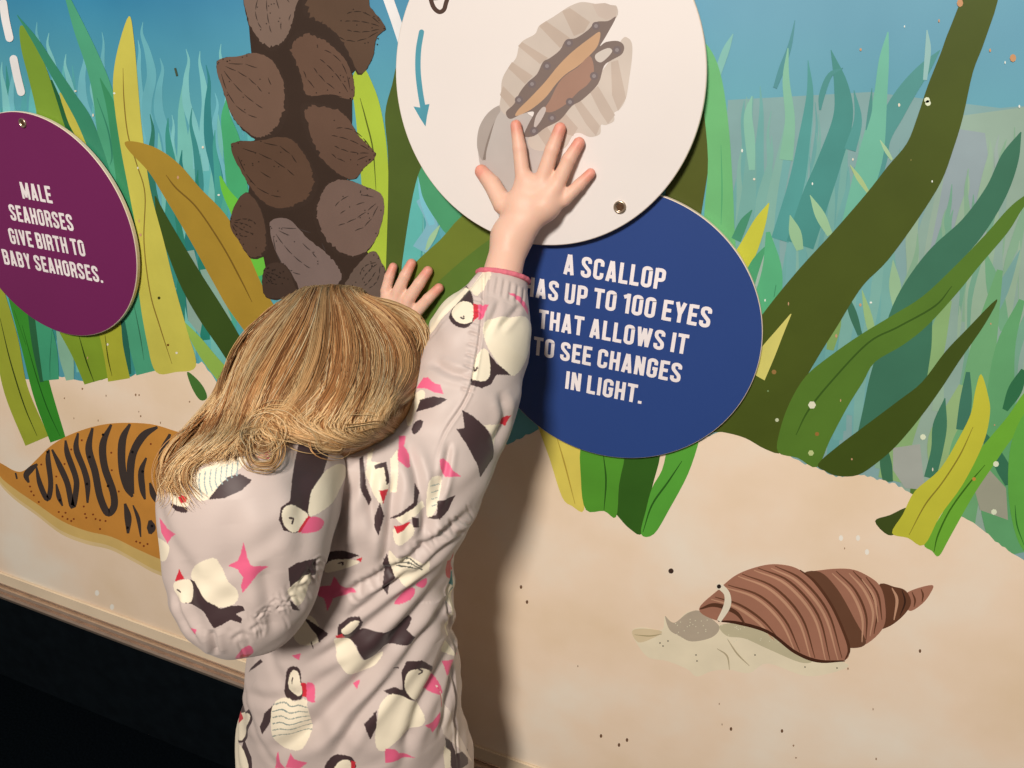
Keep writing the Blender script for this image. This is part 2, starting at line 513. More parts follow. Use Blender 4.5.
# right leaves
leaf([([(704, 90, 6), (702, 130, 12), (690, 170, 18), (680, 220, 20)], (82, 86, 28))])
leaf([(sm([(700, 44), (712, 52), (722, 80), (729, 130), (733, 190), (736, 250), (745, 300), (700, 300), (704, 217), (708, 160), (703, 100)]), (110, 178, 112))], [([(721, 145), (722, 190), (721, 225)], .7, (85, 160, 105))])
leaf([([(769, 203, .5), (760, 222, 6), (750, 245, 9), (735, 275, 12)], (198, 192, 62))])
leaf([([(768, 244, .5), (758, 262, 6), (748, 285, 8)], (76, 155, 105))])
leaf([([(766, 250, .5), (762, 285, 7), (756, 320, 8)], (158, 178, 160))])
leaf([([(768, 232, 2), (772, 270, 10), (766, 305, 14), (755, 340, 14)], (88, 170, 118))], [([(776, 285), (774, 297)], .8, (50, 120, 80))])
leaf([([(752, 210, .5), (744, 222, 4), (736, 240, 5)], (70, 140, 105))])
leaf([([(1021, 132, .5), (1010, 158, 9), (996, 192, 11), (972, 228, 13), (940, 262, 16), (915, 305, 20), (905, 350, 26), (893, 395, 27), (870, 440, 14)], (62, 112, 86))])
leaf([(sm([(998, -8), (985, 40), (973, 72), (963, 117), (953, 150), (941, 182), (918, 219), (888, 260), (866, 282), (853, 300), (838, 325), (818, 357), (800, 390), (788, 425), (782, 452), (765, 449), (745, 438), (722, 432), (700, 430), (715, 390), (745, 340), (768, 307), (800, 268), (833, 232), (866, 194), (888, 166), (907, 143), (918, 115), (928, 85), (940, 55), (950, 28), (968, -8)], 4), (74, 84, 26))],
     dots=[(777, 420, 2, (200, 200, 160)), (774, 372, 2.5, (150, 110, 60)), (768, 391, 1, (120, 140, 90)), (911, 160, .8, (130, 120, 60))])
leaf([([(791, 314, .5), (780, 332, 4), (768, 352, 8), (755, 375, 11)], (212, 198, 106))])
leaf([(sm([(1040, 188), (1024, 196), (1008, 209), (985, 235), (955, 266), (923, 296), (893, 315), (860, 335), (830, 356), (806, 376), (790, 402), (780, 430), (778, 452), (798, 458), (817, 467), (830, 440), (848, 406), (863, 382), (875, 362), (903, 345), (928, 325), (958, 292), (980, 265), (1008, 232), (1024, 207), (1040, 196)], 4), (86, 118, 40))],
     [([(952, 286), (935, 306), (898, 327), (868, 343), (830, 383), (808, 411), (796, 435)], .9, (58, 88, 26))], [(812, 405, 4, (228, 220, 188)), (811, 453, 3, (190, 195, 130)), (817, 434, 2.2, (150, 105, 50))])
leaf([(sm([(997, 299), (985, 324), (960, 360), (943, 386), (923, 414), (898, 444), (878, 462), (858, 475), (838, 476), (825, 471), (818, 464), (838, 446), (862, 428), (898, 401), (922, 382), (945, 352), (966, 330)], 4), (66, 80, 24))])
leaf([(sm([(875, 521), (890, 515), (908, 508), (900, 530), (888, 535)]), (66, 78, 30))])
leaf([(sm([(1040, 380), (1024, 393), (1008, 416), (993, 434), (972, 460), (950, 500), (935, 525), (924, 544), (932, 551), (939, 556), (950, 537), (973, 496), (993, 466), (1008, 444), (1030, 415)], 4), (112, 170, 52))],
     [([(985, 465), (968, 485), (950, 510), (938, 535), (934, 552)], .8, (60, 105, 25))], [(974, 479, 2, (200, 140, 60))])
leaf([(sm([(981, 374), (988, 395), (990, 414), (983, 444), (963, 484), (940, 516), (924, 545), (908, 538), (892, 533), (903, 514), (915, 491), (940, 469), (960, 436), (971, 413), (975, 392)], 4), (196, 188, 58))],
     [([(973, 427), (960, 455), (942, 483), (925, 505), (909, 535)], .7, (140, 125, 40))])
leaf([(sm([(1040, 400), (1024, 414), (1011, 444), (1008, 484), (1012, 520), (1022, 548), (1040, 556)]), (98, 165, 66))], [([(1015, 505), (1017, 525), (1024, 545)], .7, (50, 110, 40))])
# under the blue disc
leaf([(sm([(536, 415), (560, 425), (585, 440), (583, 470), (584, 510), (572, 506), (562, 497), (550, 460)]), (218, 194, 86))], [([(557, 438), (565, 465), (575, 504)], .7, (175, 145, 55))])
leaf([(sm([(655, 440), (660, 456), (652, 488), (643, 532), (630, 529), (616, 514), (604, 500), (606, 450)]), (52, 92, 28)), (sm([(584, 440), (581, 480), (586, 510), (604, 511), (616, 517), (619, 485), (623, 445)]), (84, 146, 44))], [([(603, 452), (606, 480), (604, 510)], .9, (45, 90, 25))])
leaf([(sm([(672, 440), (700, 430), (699, 441), (688, 474), (670, 508), (654, 534), (641, 534), (646, 510), (652, 488), (662, 470)]), (88, 158, 54))], [([(682, 461), (668, 482), (652, 505), (643, 532)], .9, (45, 95, 28))])

# debris flecks on the grass
fl = Art()
_lvl[0] += 1; _hold[0] = True
for i in range(46):
    x, y = rj.choice([(rj.uniform(740, 1020), rj.uniform(10, 480)), (rj.uniform(5, 250), rj.uniform(60, 360))])
    fl.dot(x, y, rj.uniform(.6, 1.4), rj.choice([(235, 232, 215), (228, 215, 190), (200, 150, 110)]), 6, rj.uniform(.9, 2))
for (x, y) in ((960, 3), (1013, 58)): fl.dot(x, y, 3.2, (200, 145, 100), 8, 4)
for (x, y) in ((928, 103 + 0), (927, 100), (996, 464), (994, 512), (923, 437)): fl.dot(x, y, 3, (225, 225, 190), 7)
fl.strip([(175, 68, 1), (177, 76, 1)], (70, 80, 60), 3)
_hold[0] = False
tag(fl.build('painted_flecks', panel), kind='stuff')
for P in ([(380, -30, 4.5), (386, -8, 5), (395, 18, 5), (404, 45, 5)], [(3, 3, 4), (5.5, 20, 4), (9.5, 38, 4)], [(13.5, 59, 4), (17, 76, 4), (21, 92, 4)]):
    Art().strip(P, (236, 226, 218), 5).dot(P[0][0], P[0][1], P[0][2], (236, 226, 218), 12).dot(P[-1][0], P[-1][1], P[-1][2], (236, 226, 218), 12).build('painted_dash', panel)

# --- striped sea slug
sl = Art()
foot = [(-4, 462), (0, 476), (15, 492), (37, 508), (62, 527), (87, 537), (112, 543), (137, 556), (160, 568), (200, 580), (236, 570), (230, 558), (180, 545), (100, 520), (40, 490)]
sl.poly([(x - 1, y + 7) for x, y in foot], (228, 194, 138), True)
sl.poly([(x - 2, y + 3) for x, y in foot], (218, 180, 108), True)
sl.poly([(-3, 462), (15, 471), (25, 470), (37, 459), (50, 446.5), (67, 436), (92, 427), (117, 423), (150, 424), (175, 431), (203, 440), (228, 452), (246, 478), (250, 512), (236, 545), (210, 562), (180, 564), (160, 559), (137, 549), (112, 537), (87, 531), (62, 521), (37, 504), (15, 489), (0, 476)], (206, 138, 60), True)


def q4(P, o=(0, 384), s=4.0): return [(x / s + o[0], y / s + o[1]) for x, y in P]


DK = (68, 56, 50)
for P, w in (([(150, 320), (125, 340), (105, 365), (115, 395)], 3), ([(145, 330), (160, 400), (190, 460), (203, 400), (192, 300), (196, 262)], 2.6),
             ([(208, 262), (240, 330), (270, 400), (290, 490), (305, 420), (302, 370), (270, 280), (262, 225)], 2.9), ([(225, 400), (235, 450), (250, 488)], 2.4),
             ([(312, 196), (305, 260), (335, 340), (350, 400), (350, 476)], 3), ([(370, 176), (355, 260), (380, 350), (400, 450), (430, 515), (456, 490), (452, 430), (418, 330), (412, 240), (445, 162)], 3.6),
             ([(520, 160), (490, 225), (488, 330), (508, 410), (530, 452)], 3.8), ([(532, 440), (522, 345), (535, 270), (575, 205), (630, 172)], 3.8), ([(585, 295), (565, 350), (570, 420), (580, 462)], 3),
             ([(600, 395), (612, 440), (630, 480)], 3), ([(500, 478), (512, 535), (512, 598)], 3.6), ([(532, 485), (553, 540), (563, 612)], 2), ([(600, 545), (605, 575), (600, 600)], 4.5), ([(62, 355), (68, 380)], 2.6),
             ([(680, 200), (650, 280), (655, 380), (670, 470)], 3.8), ([(740, 240), (710, 330), (720, 430)], 3.5)):
    sl.line(q4(P), w, DK, 6)
_lvl[0] += 1; _hold[0] = True
for (x, y) in ((120, 410), (125, 430), (135, 445), (155, 472), (235, 512), (250, 530), (262, 515), (270, 540), (285, 548), (295, 540), (335, 490), (340, 520), (345, 535), (372, 522), (382, 540), (400, 545), (422, 548), (400, 580), (545, 630), (560, 635), (575, 648), (590, 640), (225, 370), (258, 320), (285, 262), (327, 225), (165, 322), (445, 275), (447, 345), (603, 240), (475, 430)):
    sl.dot(*q4([(x, y)])[0], 1.1, (130, 60, 30), 6)
for (x, y) in ((190, 272), (358, 292), (412, 203), (530, 272), (570, 350), (432, 408), (348, 400), (240, 465), (510, 575), (608, 568)):
    sl.dot(*q4([(x, y)])[0], 1.5, (25, 20, 20), 6)
_hold[0] = False
sl.build('painted_sea_slug', panel)

# --- whelk with its snail
wh = Art()
wh.poly(q4([(480, 220), (520, 205), (600, 215), (612, 160), (650, 190), (700, 145), (760, 145), (830, 195), (900, 190), (1024, 225), (1130, 300), (1330, 345), (1320, 375), (1180, 400), (1024, 350), (950, 388), (870, 375), (800, 380), (740, 402), (700, 372), (620, 340), (545, 325), (500, 270)], (512, 576)), (238, 218, 184), True)
wh.poly(q4([(480, 222), (520, 210), (600, 222), (560, 250), (505, 265)], (512, 576)), (222, 196, 156), True)
wh.poly(q4([(612, 160), (632, 180), (655, 185), (700, 150), (745, 138), (790, 165), (830, 205), (800, 245), (720, 262), (670, 240), (630, 215)], (512, 576)), (184, 164, 140), True)
wh.poly(q4([(830, 200), (900, 190), (1024, 222), (1130, 300), (1200, 340), (1150, 345), (1020, 290), (930, 250), (860, 240)], (512, 576)), (200, 184, 148), True)
wh.line(q4([(820, 290), (860, 320), (870, 375)], (512, 576)), .8, (185, 165, 130))
wh.line(q4([(860, 250), (900, 310), (950, 360)], (512, 576)), .8, (185, 165, 130))
_lvl[0] += 1; _hold[0] = True
for i in range(70):
    x, y = rj.uniform(675, 790), rj.uniform(615, 645)
    if y < 612 + abs(x - 700) * .25 + 22: wh.dot(x, y, .6, (225, 212, 180), 5)
for (x, y) in ((660, 643), (663, 646), (668, 641), (696, 655), (697, 661), (755, 655), (805, 667), (837, 668)): wh.dot(x, y, .8, (80, 70, 50), 6)
_hold[0] = False; _lvl[0] += 1
wh.line(q4([(490, 235), (550, 240), (600, 232)], (512, 576)), .6, (170, 150, 110))
BR, BD, BL_ = (166, 112, 88), (104, 64, 44), (200, 148, 116)
wh.poly([(908, 592), (932, 585), (930, 594), (922, 604), (910, 611), (904, 602)], BR, True)
wh.poly([(878, 586), (895, 587), (906, 591), (911, 603), (903, 616), (888, 627), (878, 625)], BD, True)
wh.poly([(800, 577), (822, 570), (850, 569), (868, 576), (880, 586), (885, 603), (884, 626), (868, 643), (850, 648), (835, 640), (815, 610)], BR, True)
wh.poly([(802, 576), (820, 572), (838, 590), (855, 620), (866, 643), (850, 648), (832, 640), (818, 605)], (108, 70, 50), True)
wh.poly([(699, 609), (718, 590), (738, 574), (765, 565), (785, 565), (800, 570), (815, 582), (832, 606), (845, 635), (849, 650), (845, 660), (820, 662), (795, 654), (778, 640), (762, 629), (737, 622), (715, 620)], BR, True)
for P in ([(715, 597), (740, 605), (762, 620), (778, 638)], [(728, 585), (760, 596), (785, 620), (800, 652)], [(742, 574), (775, 588), (802, 618), (815, 658)], [(758, 568), (790, 582), (818, 615), (830, 660)], [(775, 566), (802, 580), (828, 612), (842, 658)],
          [(836, 571), (855, 590), (866, 615), (866, 640)], [(853, 571), (868, 588), (877, 610), (874, 634)], [(866, 577), (878, 595), (882, 620)]):
    wh.line(P, 1.1, BD)
    wh.line([(x - 4, y + 2.2) for x, y in P], 1.2, BL_)
wh.line([(800, 570), (815, 582), (832, 606), (845, 635), (849, 650), (845, 660)], 1.4, (90, 54, 36))
wh.line([(892, 588), (897, 600), (894, 620)], 1.5, BL_)
wh.line([(902, 590), (905, 602), (900, 616)], .9, (60, 36, 26))
wh.line([(912, 592), (915, 600), (914, 607)], 1, BD); wh.line([(921, 589), (923, 595), (922, 602)], 1, BD)
wh.line([(718, 621), (738, 623), (768, 632), (795, 652), (818, 661), (845, 661)], 1.6, (72, 40, 26))
wh.line([(700, 609), (715, 605), (735, 612), (745, 624)], 2, (92, 56, 38))
wh.strip([(719, 621, 2.2), (727, 606, 3.5), (727, 594, 3), (720, 586, 3)], (238, 220, 192), 5)
wh.dot(719, 586.5, 3.6, (235, 215, 188), 10); wh.dot(719, 586.5, 2.2, (45, 35, 30), 9)
wh.dot(671, 571, 2.7, (70, 50, 40), 9)
wh.build('painted_whelk', panel)

# --- mussel cluster
mu = Art()
mu.poly([(246, -12), (250, 40), (252, 60), (270, 62), (280, 100), (262, 135), (240, 150), (250, 180), (246, 210), (262, 250), (270, 290), (300, 300), (385, 300), (378, 270), (365, 248), (345, 200), (350, 150), (352, 120), (352, 100), (350, 75), (365, 60), (360, -12)], (58, 42, 33))
shells = [([(250, -12), (250, 20), (262, 43), (275, 47), (288, 34), (294, 10), (298, -12)], (122, 98, 84)),
          ([(314, -12), (308, 14), (328, 26), (344, 44), (358, 70), (370, 55), (374, 36), (384, 28), (368, 8), (362, -12)], (92, 68, 52)),
          ([(219, 64), (240, 60), (258, 57), (274, 66), (283, 85), (285, 108), (277, 128), (262, 137), (248, 130), (235, 115), (226, 90)], (112, 84, 68)),
          ([(291, 47), (305, 34), (325, 42), (343, 60), (351, 82), (350, 98), (330, 92), (307, 92), (301, 72)], (104, 76, 60)),
          ([(304, 112), (320, 107), (343, 116), (358, 138), (374, 153), (362, 165), (351, 176), (333, 168), (315, 148)], (100, 73, 58)),
          ([(234, 146), (258, 144), (288, 141), (304, 156), (314, 178), (310, 196), (294, 206), (274, 206), (258, 193), (244, 170)], (92, 66, 50)),
          ([(318, 205), (328, 187), (345, 183), (365, 190), (381, 199), (376, 230), (364, 249), (346, 254), (326, 240), (317, 220)], (116, 91, 79)),
          ([(272, 228), (290, 223), (308, 240), (330, 258), (342, 275), (334, 290), (302, 290), (286, 268)], (124, 102, 93)),
          ([(231, 222), (246, 196), (262, 215), (266, 248), (252, 256), (240, 240)], (88, 64, 50)),
          ([(346, 284), (362, 262), (374, 254), (384, 272), (384, 300), (350, 300)], (104, 84, 72)),
          ([(264, 272), (274, 264), (286, 268), (296, 292), (268, 296)], (70, 52, 42))]
mo = mu.build('painted_mussel_cluster', panel)
TIPS = [(268, -20), (384, 28), (219, 64), (351, 98), (374, 153), (234, 146), (381, 199), (272, 228), (231, 222), (380, 262), (264, 272)]
for (P, c), tip in zip(shells, TIPS):
    a = Art()
    ctr = np.mean(np.array(P, float), axis=0)
    far = np.array(tip, float)
    Q = smooth_closed(P, 6)
    ax = ctr - far
    al = np.linalg.norm(ax) + 1e-6
    axn = ax / al
    pn = np.array([-axn[1], axn[0]])
    Qo = ctr + (Q - ctr) * 1.11
    # a pointed corner at the hinge of the shell
    wq = np.exp(-(np.linalg.norm(Qo - far, axis=1) / 7) ** 2)[:, None]
    Qo = Qo * (1 - wq * .7) + far * wq * .7
    Qf = smooth_closed(Qo, 2)
    a.poly([tuple(q) for q in Qf + RNG.normal(0, .25, Qf.shape)], (60, 44, 35))
    run = np.clip((Qf - far) @ axn / (2 * al), 0, 1)[:, None]
    Qi = far + (Qf - far) * (0.99 - .055 * run)
    Qi = Qi + RNG.normal(0, 1, Qi.shape) * (.15 + .8 * run ** 2)
    a.poly([tuple(q) for q in Qi], c)
    dkc = tuple(int(v * .55) for v in c)
    _lvl[0] += 1; _hold[0] = True
    for k in (-1.6, -.6, .5, 1.5):
        Lr = al * rj.uniform(1.1, 1.45)
        pts = [far + axn * Lr * u + pn * k * al * .30 * math.sin(min(1, u * 1.05) * 2.3) for u in (.12, .35, .58, .8, .95)]
        for u0 in range(4):
            if rj.random() < .85: a.line([tuple(pts[u0]), tuple((pts[u0] + pts[u0 + 1]) / 2 + pn * .3), tuple(pts[u0] * .15 + pts[u0 + 1] * .85)], .55, dkc, 3)
    _lvl[0] += 1
    for k in range(14):
        q = far + (Qi[rj.randrange(len(Qi))] - far) * rj.uniform(.2, .85)
        a.dot(q[0], q[1], .8, dkc, 5)
    _hold[0] = False
    a.build('painted_mussel', mo)

# ------------------------------------------------------------------ metal trim under the mural
metal = noisy('brushed_metal', alb((236, 204, 178)), 0.08, 60, 0.25, metal=0.85, spec=0.5)
prof = [(0.0, 0.2440), (-0.0005, 0.2425), (-0.002, 0.2415), (-0.0095, 0.2405), (-0.0115, 0.2365), (-0.0100, 0.2335), (-0.0015, 0.2322), (-0.0015, 0.2298), (-0.0110, 0.2275), (-0.0130, 0.2240), (-0.0125, 0.2185), (-0.0100, 0.2165), (0.012, 0.2165), (0.012, 0.2440)]
bm = bmesh.new()
a = [bm.verts.new((-1.9, y, z)) for y, z in prof]
b = [bm.verts.new((1.1, y, z)) for y, z in prof]
for i in range(len(prof)):
    j = (i + 1) % len(prof)
    bm.faces.new((a[i], a[j], b[j], b[i]))
bm.faces.new(a); bm.faces.new(b[::-1])
tag(bm_ob('trim_1', bm, metal), kind='structure')
groove = noisy('groove_dark', alb((92, 62, 46)), 0.1, 60, 0.6)
tag(bm_ob('trim_3', box_bm(-1.9, 1.1, -0.0012, 0.0, 0.2441, 0.2459), groove), kind='structure')
lipm = noisy('edge_strip_cream', alb((236, 208, 174)), 0.05, 12, 0.3, spec=0.5)
bm = box_bm(-1.9, 1.1, -0.0045, 0.0, 0.246, 0.273, 0.0018, 2)
tag(bm_ob('trim_2', bm, lipm), kind='structure')

# ------------------------------------------------------------------ lettering
HW = 0.077
_stk = [0]


def arc(cx, cy, r, a0, a1, n=6):
    return [(cx + r * math.cos(math.radians(a0 + (a1 - a0) * k / n)), cy + r * math.sin(math.radians(a0 + (a1 - a0) * k / n))) for k in range(n + 1)]


def glyph(ch):
    w, hw, r = 0.40, HW, 0.115
    Lx, Rx, Bt, Tp = hw, w - hw, hw, 1 - hw
    tl = arc(Lx + r, Tp - r, r, 90, 180); tr = arc(Rx - r, Tp - r, r, 0, 90)
    bl = arc(Lx + r, Bt + r, r, 180, 270); br = arc(Rx - r, Bt + r, r, 270, 360)
    if ch in 'O0': return w, [tr + tl + bl + br + [tr[0], tr[1]]]
    if ch == 'C': return w, [[(Rx, .66)] + tr + tl + bl + br + [(Rx, .34)]]
    if ch == 'G': return w, [[(Rx, .68)] + tr + tl + bl + br + [(Rx, .54)], [(Rx + hw, .48), (w * .52, .48)]]
    if ch == 'S': return w, [[(Rx, .70)] + tr + tl + [(Lx, .72), (Lx + .02, .64), (w / 2, .50), (Rx - .02, .37), (Rx, .29)] + br[::-1] + bl[::-1] + [(Lx, .31)]]
    if ch == 'U': return w, [[(Lx, 1), (Lx, Bt + r)] + bl + br + [(Rx, 1)]]
    if ch == 'I': return 2 * hw, [[(hw, 0), (hw, 1)]]
    if ch == '1': return .27, [[(.27 - hw, 0), (.27 - hw, 1)], [(.02, .80), (.27 - hw, .90)]]
    if ch == 'L': return .34, [[(hw, 0), (hw, 1)], [(hw, hw), (.34, hw)]]
    if ch == 'E': return .35, [[(hw, 0), (hw, 1)], [(hw, hw), (.35, hw)], [(hw, Tp), (.35, Tp)], [(hw, .51), (.31, .51)]]
    if ch == 'T': return .38, [[(.19, 0), (.19, 1)], [(0, Tp), (.38, Tp)]]
    if ch == 'H': return w, [[(Lx, 0), (Lx, 1)], [(Rx, 0), (Rx, 1)], [(Lx, .51), (Rx, .51)]]
    if ch == 'N': return w, [[(Lx, 0), (Lx, 1)], [(Rx, 0), (Rx, 1)], [(Lx + .01, .98), (Rx - .01, .02)]]
    if ch == 'M': return .52, [[(hw, 0), (hw, 1)], [(.52 - hw, 0), (.52 - hw, 1)], [(hw + .01, .98), (.26, .10)], [(.52 - hw - .01, .98), (.26, .10)]]
    if ch == 'W': return .58, [[(hw, 1), (.17, 0.02)], [(.17, .02), (.29, .96)], [(.29, .96), (.41, .02)], [(.41, .02), (.58 - hw, 1)]]
    if ch == 'V': return .42, [[(hw, 1), (.21, .03)], [(.42 - hw, 1), (.21, .03)]]
    if ch == 'Y': return .42, [[(hw, 1), (.21, .42)], [(.42 - hw, 1), (.21, .42)], [(.21, 0), (.21, .48)]]
    if ch == 'A': return .42, [[(hw, 0), (.195, 1)], [(.42 - hw, 0), (.225, 1)], [(.12, .24), (.30, .24)]]
    if ch == 'P': return w, [[(Lx, 0), (Lx, 1)], [(Lx, Tp)] + tr[::-1] + arc(Rx - r, .45 + r, r, 0, -90) + [(Lx, .45)]]
    if ch == 'R': return w, [[(Lx, 0), (Lx, 1)], [(Lx, Tp)] + tr[::-1] + arc(Rx - r, .49 + r, r, 0, -90) + [(Lx, .49)], [(w * .5, .49), (Rx - .02, .40), (Rx, .3), (Rx, .1), (Rx + .015, 0)]]
    if ch == 'B': return w, [[(Lx, 0), (Lx, 1)], [(Lx, Tp)] + tr[::-1] + arc(Rx - r, .52 + r, r, 0, -90) + [(Lx, .52)], [(Lx, .52)] + arc(Rx - r, .52 - r, r, 90, 0) + br[::-1] + [(Lx, Bt)]]
    if ch == '.': return 2 * hw, [[(hw, 0), (hw, 2 * hw)]]
    return .2, []


def stroke(a, P, hw, col):
    P = np.array(P, float)
    d = np.diff(P, axis=0); d /= np.linalg.norm(d, axis=1)[:, None] + 1e-12
    nrm = np.stack([-d[:, 1], d[:, 0]], 1)
    off = np.zeros_like(P)
    off[0], off[-1] = nrm[0], nrm[-1]
    for i in range(1, len(P) - 1):
        s = nrm[i - 1] + nrm[i]
        off[i] = s / max(0.35, (1 + nrm[i - 1] @ nrm[i]))
    _lvl[0] += 1
    base = len(a.v)
    _stk[0] += 1
    t = a.t + 0.0001 + _stk[0] % 60 * 0.000003
    for q in list(P + off * hw) + list((P - off * hw)[::-1]): a.v.append((q[0], -t, q[1]))
    n, N = len(P), 2 * len(P)
    mt = paint(col)
    if mt not in a.mats: a.mats.append(mt)
    for i in range(n - 1):
        a.f.append((base + i, base + N - 1 - i, base + N - 2 - i, base + i + 1)); a.m.append(a.mats.index(mt))


def text_line(a, s, p0, p1, H, col):
    A0, B0 = at(*p0, a.t), at(*p1, a.t)
    L_ = math.hypot(B0[0] - A0[0], B0[2] - A0[2])
    ex = np.array([(B0[0] - A0[0]) / L_, (B0[2] - A0[2]) / L_])
    ey = np.array([-ex[1], ex[0]])
    G = []
    gap = .065
    x = 0
    for ch in s:
        w, st = glyph(ch)
        G.append((x, st)); x += w + (gap if ch != ' ' else 0) - (.03 if ch == ' ' else 0)
    sx_ = L_ / (x - gap)
    for x0, st in G:
        for P in st:
            P = np.array(P, float)
            P[:, 0] = (P[:, 0] + x0) * sx_
            P[:, 1] *= H
            Q = np.array([A0[0], A0[2]]) + P[:, :1] * ex + P[:, 1:] * ey
            stroke(a, Q, HW * (sx_ + H) / 2, col)


# ------------------------------------------------------------------ discs
def disc_bm(cx, cz, r, t, th, n=160):
    bm = bmesh.new()
    bv = 0.0007
    rings = []
    for (y, rr) in ((-t, r - bv), (-t + bv, r), (-t + th - bv, r), (-t + th, r - bv)):
        rings.append([bm.verts.new((cx + rr * math.cos(k * 2 * math.pi / n), y, cz + rr * math.sin(k * 2 * math.pi / n))) for k in range(n)])
    f = bm.faces.new(rings[0]); f.material_index = 0
    for a_, b_ in zip(rings, rings[1:]):
        for k in range(n):
            q = bm.faces.new((a_[k], a_[(k + 1) % n], b_[(k + 1) % n], b_[k])); q.material_index = 1
    q = bm.faces.new(rings[-1][::-1]); q.material_index = 1
    return bm


def cyl_bm(cx, cz, prof, n=28):
    """prof: (y, r) from the wall outward, closed front and back"""
    bm = bmesh.new()
    rings = [[bm.verts.new((cx + max(r, 1e-5) * math.cos(k * 2 * math.pi / n), y, cz + max(r, 1e-5) * math.sin(k * 2 * math.pi / n))) for k in range(n)] for y, r in prof]
    for a_, b_ in zip(rings, rings[1:]):
        for k in range(n): bm.faces.new((a_[k], a_[(k + 1) % n], b_[(k + 1) % n], b_[k]))
    bm.faces.new(rings[0]); bm.faces.new(rings[-1])
    return bm


cream_edge = noisy('disc_edge_cream', alb((236, 210, 184)), 0.04, 30, 0.5)
steel = noisy('screw_metal', alb((205, 178, 150)), 0.1, 200, 0.28, metal=0.85, spec=0.5)
socket_m = noisy('screw_socket_dark', alb((96, 66, 44)), 0.2, 200, 0.5, metal=0.4)
WHITE_TXT = (246, 228, 222)


def screw(px, py, t, parent, r=0.0058):
    c = at(px, py, t)
    o = bm_ob('screw', cyl_bm(c[0], c[2], [(-t + .001, r), (-t - .0012, r), (-t - .0018, r * .86), (-t - .0016, r * .72), (-t - .0004, r * .62), (-t - .0004, r * .3)]), steel, parent, True)
    bm_ob('socket', cyl_bm(c[0], c[2], [(-t, r * .6), (-t - .0006, r * .6), (-t - .0009, r * .52), (-t - .0009, r * .2)], 6), socket_m, o)
    return o


def disc(name, cu, cv, Ru, t, th, face, label, cat):
    """cu, cv, Ru: centre and radius measured on the board, as multiples of the camera distance"""
    s = CAM_D - t
    cx, cz, r = cu * s, CAM_H + cv * s, Ru * s
    fm = noisy(name + '_face', face, 0.025, 6, 0.40, spec=0.4)
    o = bm_ob(name, disc_bm(cx, cz, r, t, th), [fm, cream_edge])
    tag(o, label, cat)
    return o, cx, cz, r


MT = _lvl[0] * STEP + 0.0003
print('LEVELS', _lvl[0], MT)
T1 = 0.0095
pur, pcx, pcz, pr_ = disc('info_disc', -1.2102, -0.4114, 0.1994, T1, 0.006, alb((116, 34, 84)), 'round purple sign about male seahorses, on the mural at the left', 'sign')
bm_ob('spacer', cyl_bm(pcx, pcz, [(-MT, .02), (-T1 + .006, .02)]), steel, pur)
a = Art(T1)
for s_, p0, p1 in (('MALE', (22.7, 198.4), (53, 203.4)), ('SEAHORSES', (11.3, 220), (74.5, 231.3)), ('GIVE BIRTH TO', (11, 243.4), (86.3, 256.7)), ('BABY SEAHORSES.', (4.7, 264), (103.6, 283))):
    text_line(a, s_, p0, p1, 0.0215, WHITE_TXT)
tag(a.build('lettering', pur), 'white capital letters')
screw(23, 123, T1, pur)

blu, bcx, bcz, br_ = disc('info_disc', -0.1773, -0.3959, 0.1994, T1, 0.006, alb((44, 68, 124)), 'round blue sign about scallop eyes, partly under the white wheel', 'sign')
bm_ob('spacer', cyl_bm(bcx, bcz, [(-MT, .02), (-T1 + .006, .02)]), steel, blu)
a = Art(T1)
for s_, p0, p1 in (('A SCALLOP', (563, 273.8), (664, 290)), ('HAS UP TO 100 EYES', (523.5, 295.3), (709.5, 328)), ('THAT ALLOWS IT', (538, 328), (686.4, 354.5)), ('TO SEE CHANGES', (533, 354.5), (680, 382.8)), ('IN LIGHT.', (564.8, 388.4), (641.5, 404))):
    text_line(a, s_, p0, p1, 0.0212, WHITE_TXT)
tag(a.build('lettering', blu), 'white capital letters')

T3 = 0.0195
whi, wcx, wcz, wr_ = disc('turning_disc', -0.3128, -0.0847, 0.2059, T3, 0.006, alb((235, 219, 207)), 'white round turning wheel with a scallop picture and a teal arrow', 'wheel')
bm_ob('hub', cyl_bm(wcx, wcz, [(-MT, .028), (-T3 + .006, .028)]), steel, whi)
screw(620, 207, T3, whi, 0.0062)
_lvl[0] = 10
a = Art(T3)
TEAL = (82, 148, 160)
a.strip([(421.5, 32, 2.6), (418.5, 50, 2.7), (418, 70, 2.7), (420, 90, 2.7), (423, 108, 2.7)], TEAL, 6)
a.dot(421.5, 32, 2.6, TEAL, 12)
a.poly([(413.5, 106.5), (420, 107.5), (423, 105), (429.5, 104), (427, 116), (425.5, 126.5), (420, 118)], TEAL)
tag(a.build('arrow', whi), 'teal curved arrow')
a = Art(T3)
BRN = (78, 56, 46)
# tail end of the printed word that runs off the top edge of the picture
a.line([(429.5, -8), (431.5, 2), (434.5, 8.5), (439.5, 12), (444, 9.5), (446, 3), (449, -6)], 2.2, BRN, 4, taper=False)
a.line([(432, -1), (440, -2), (449, -4)], 1.6, BRN, 3, taper=False)
a.line([(450, -3), (447, -8)], 1.6, BRN, 2, taper=False)
a.build('lettering', whi)
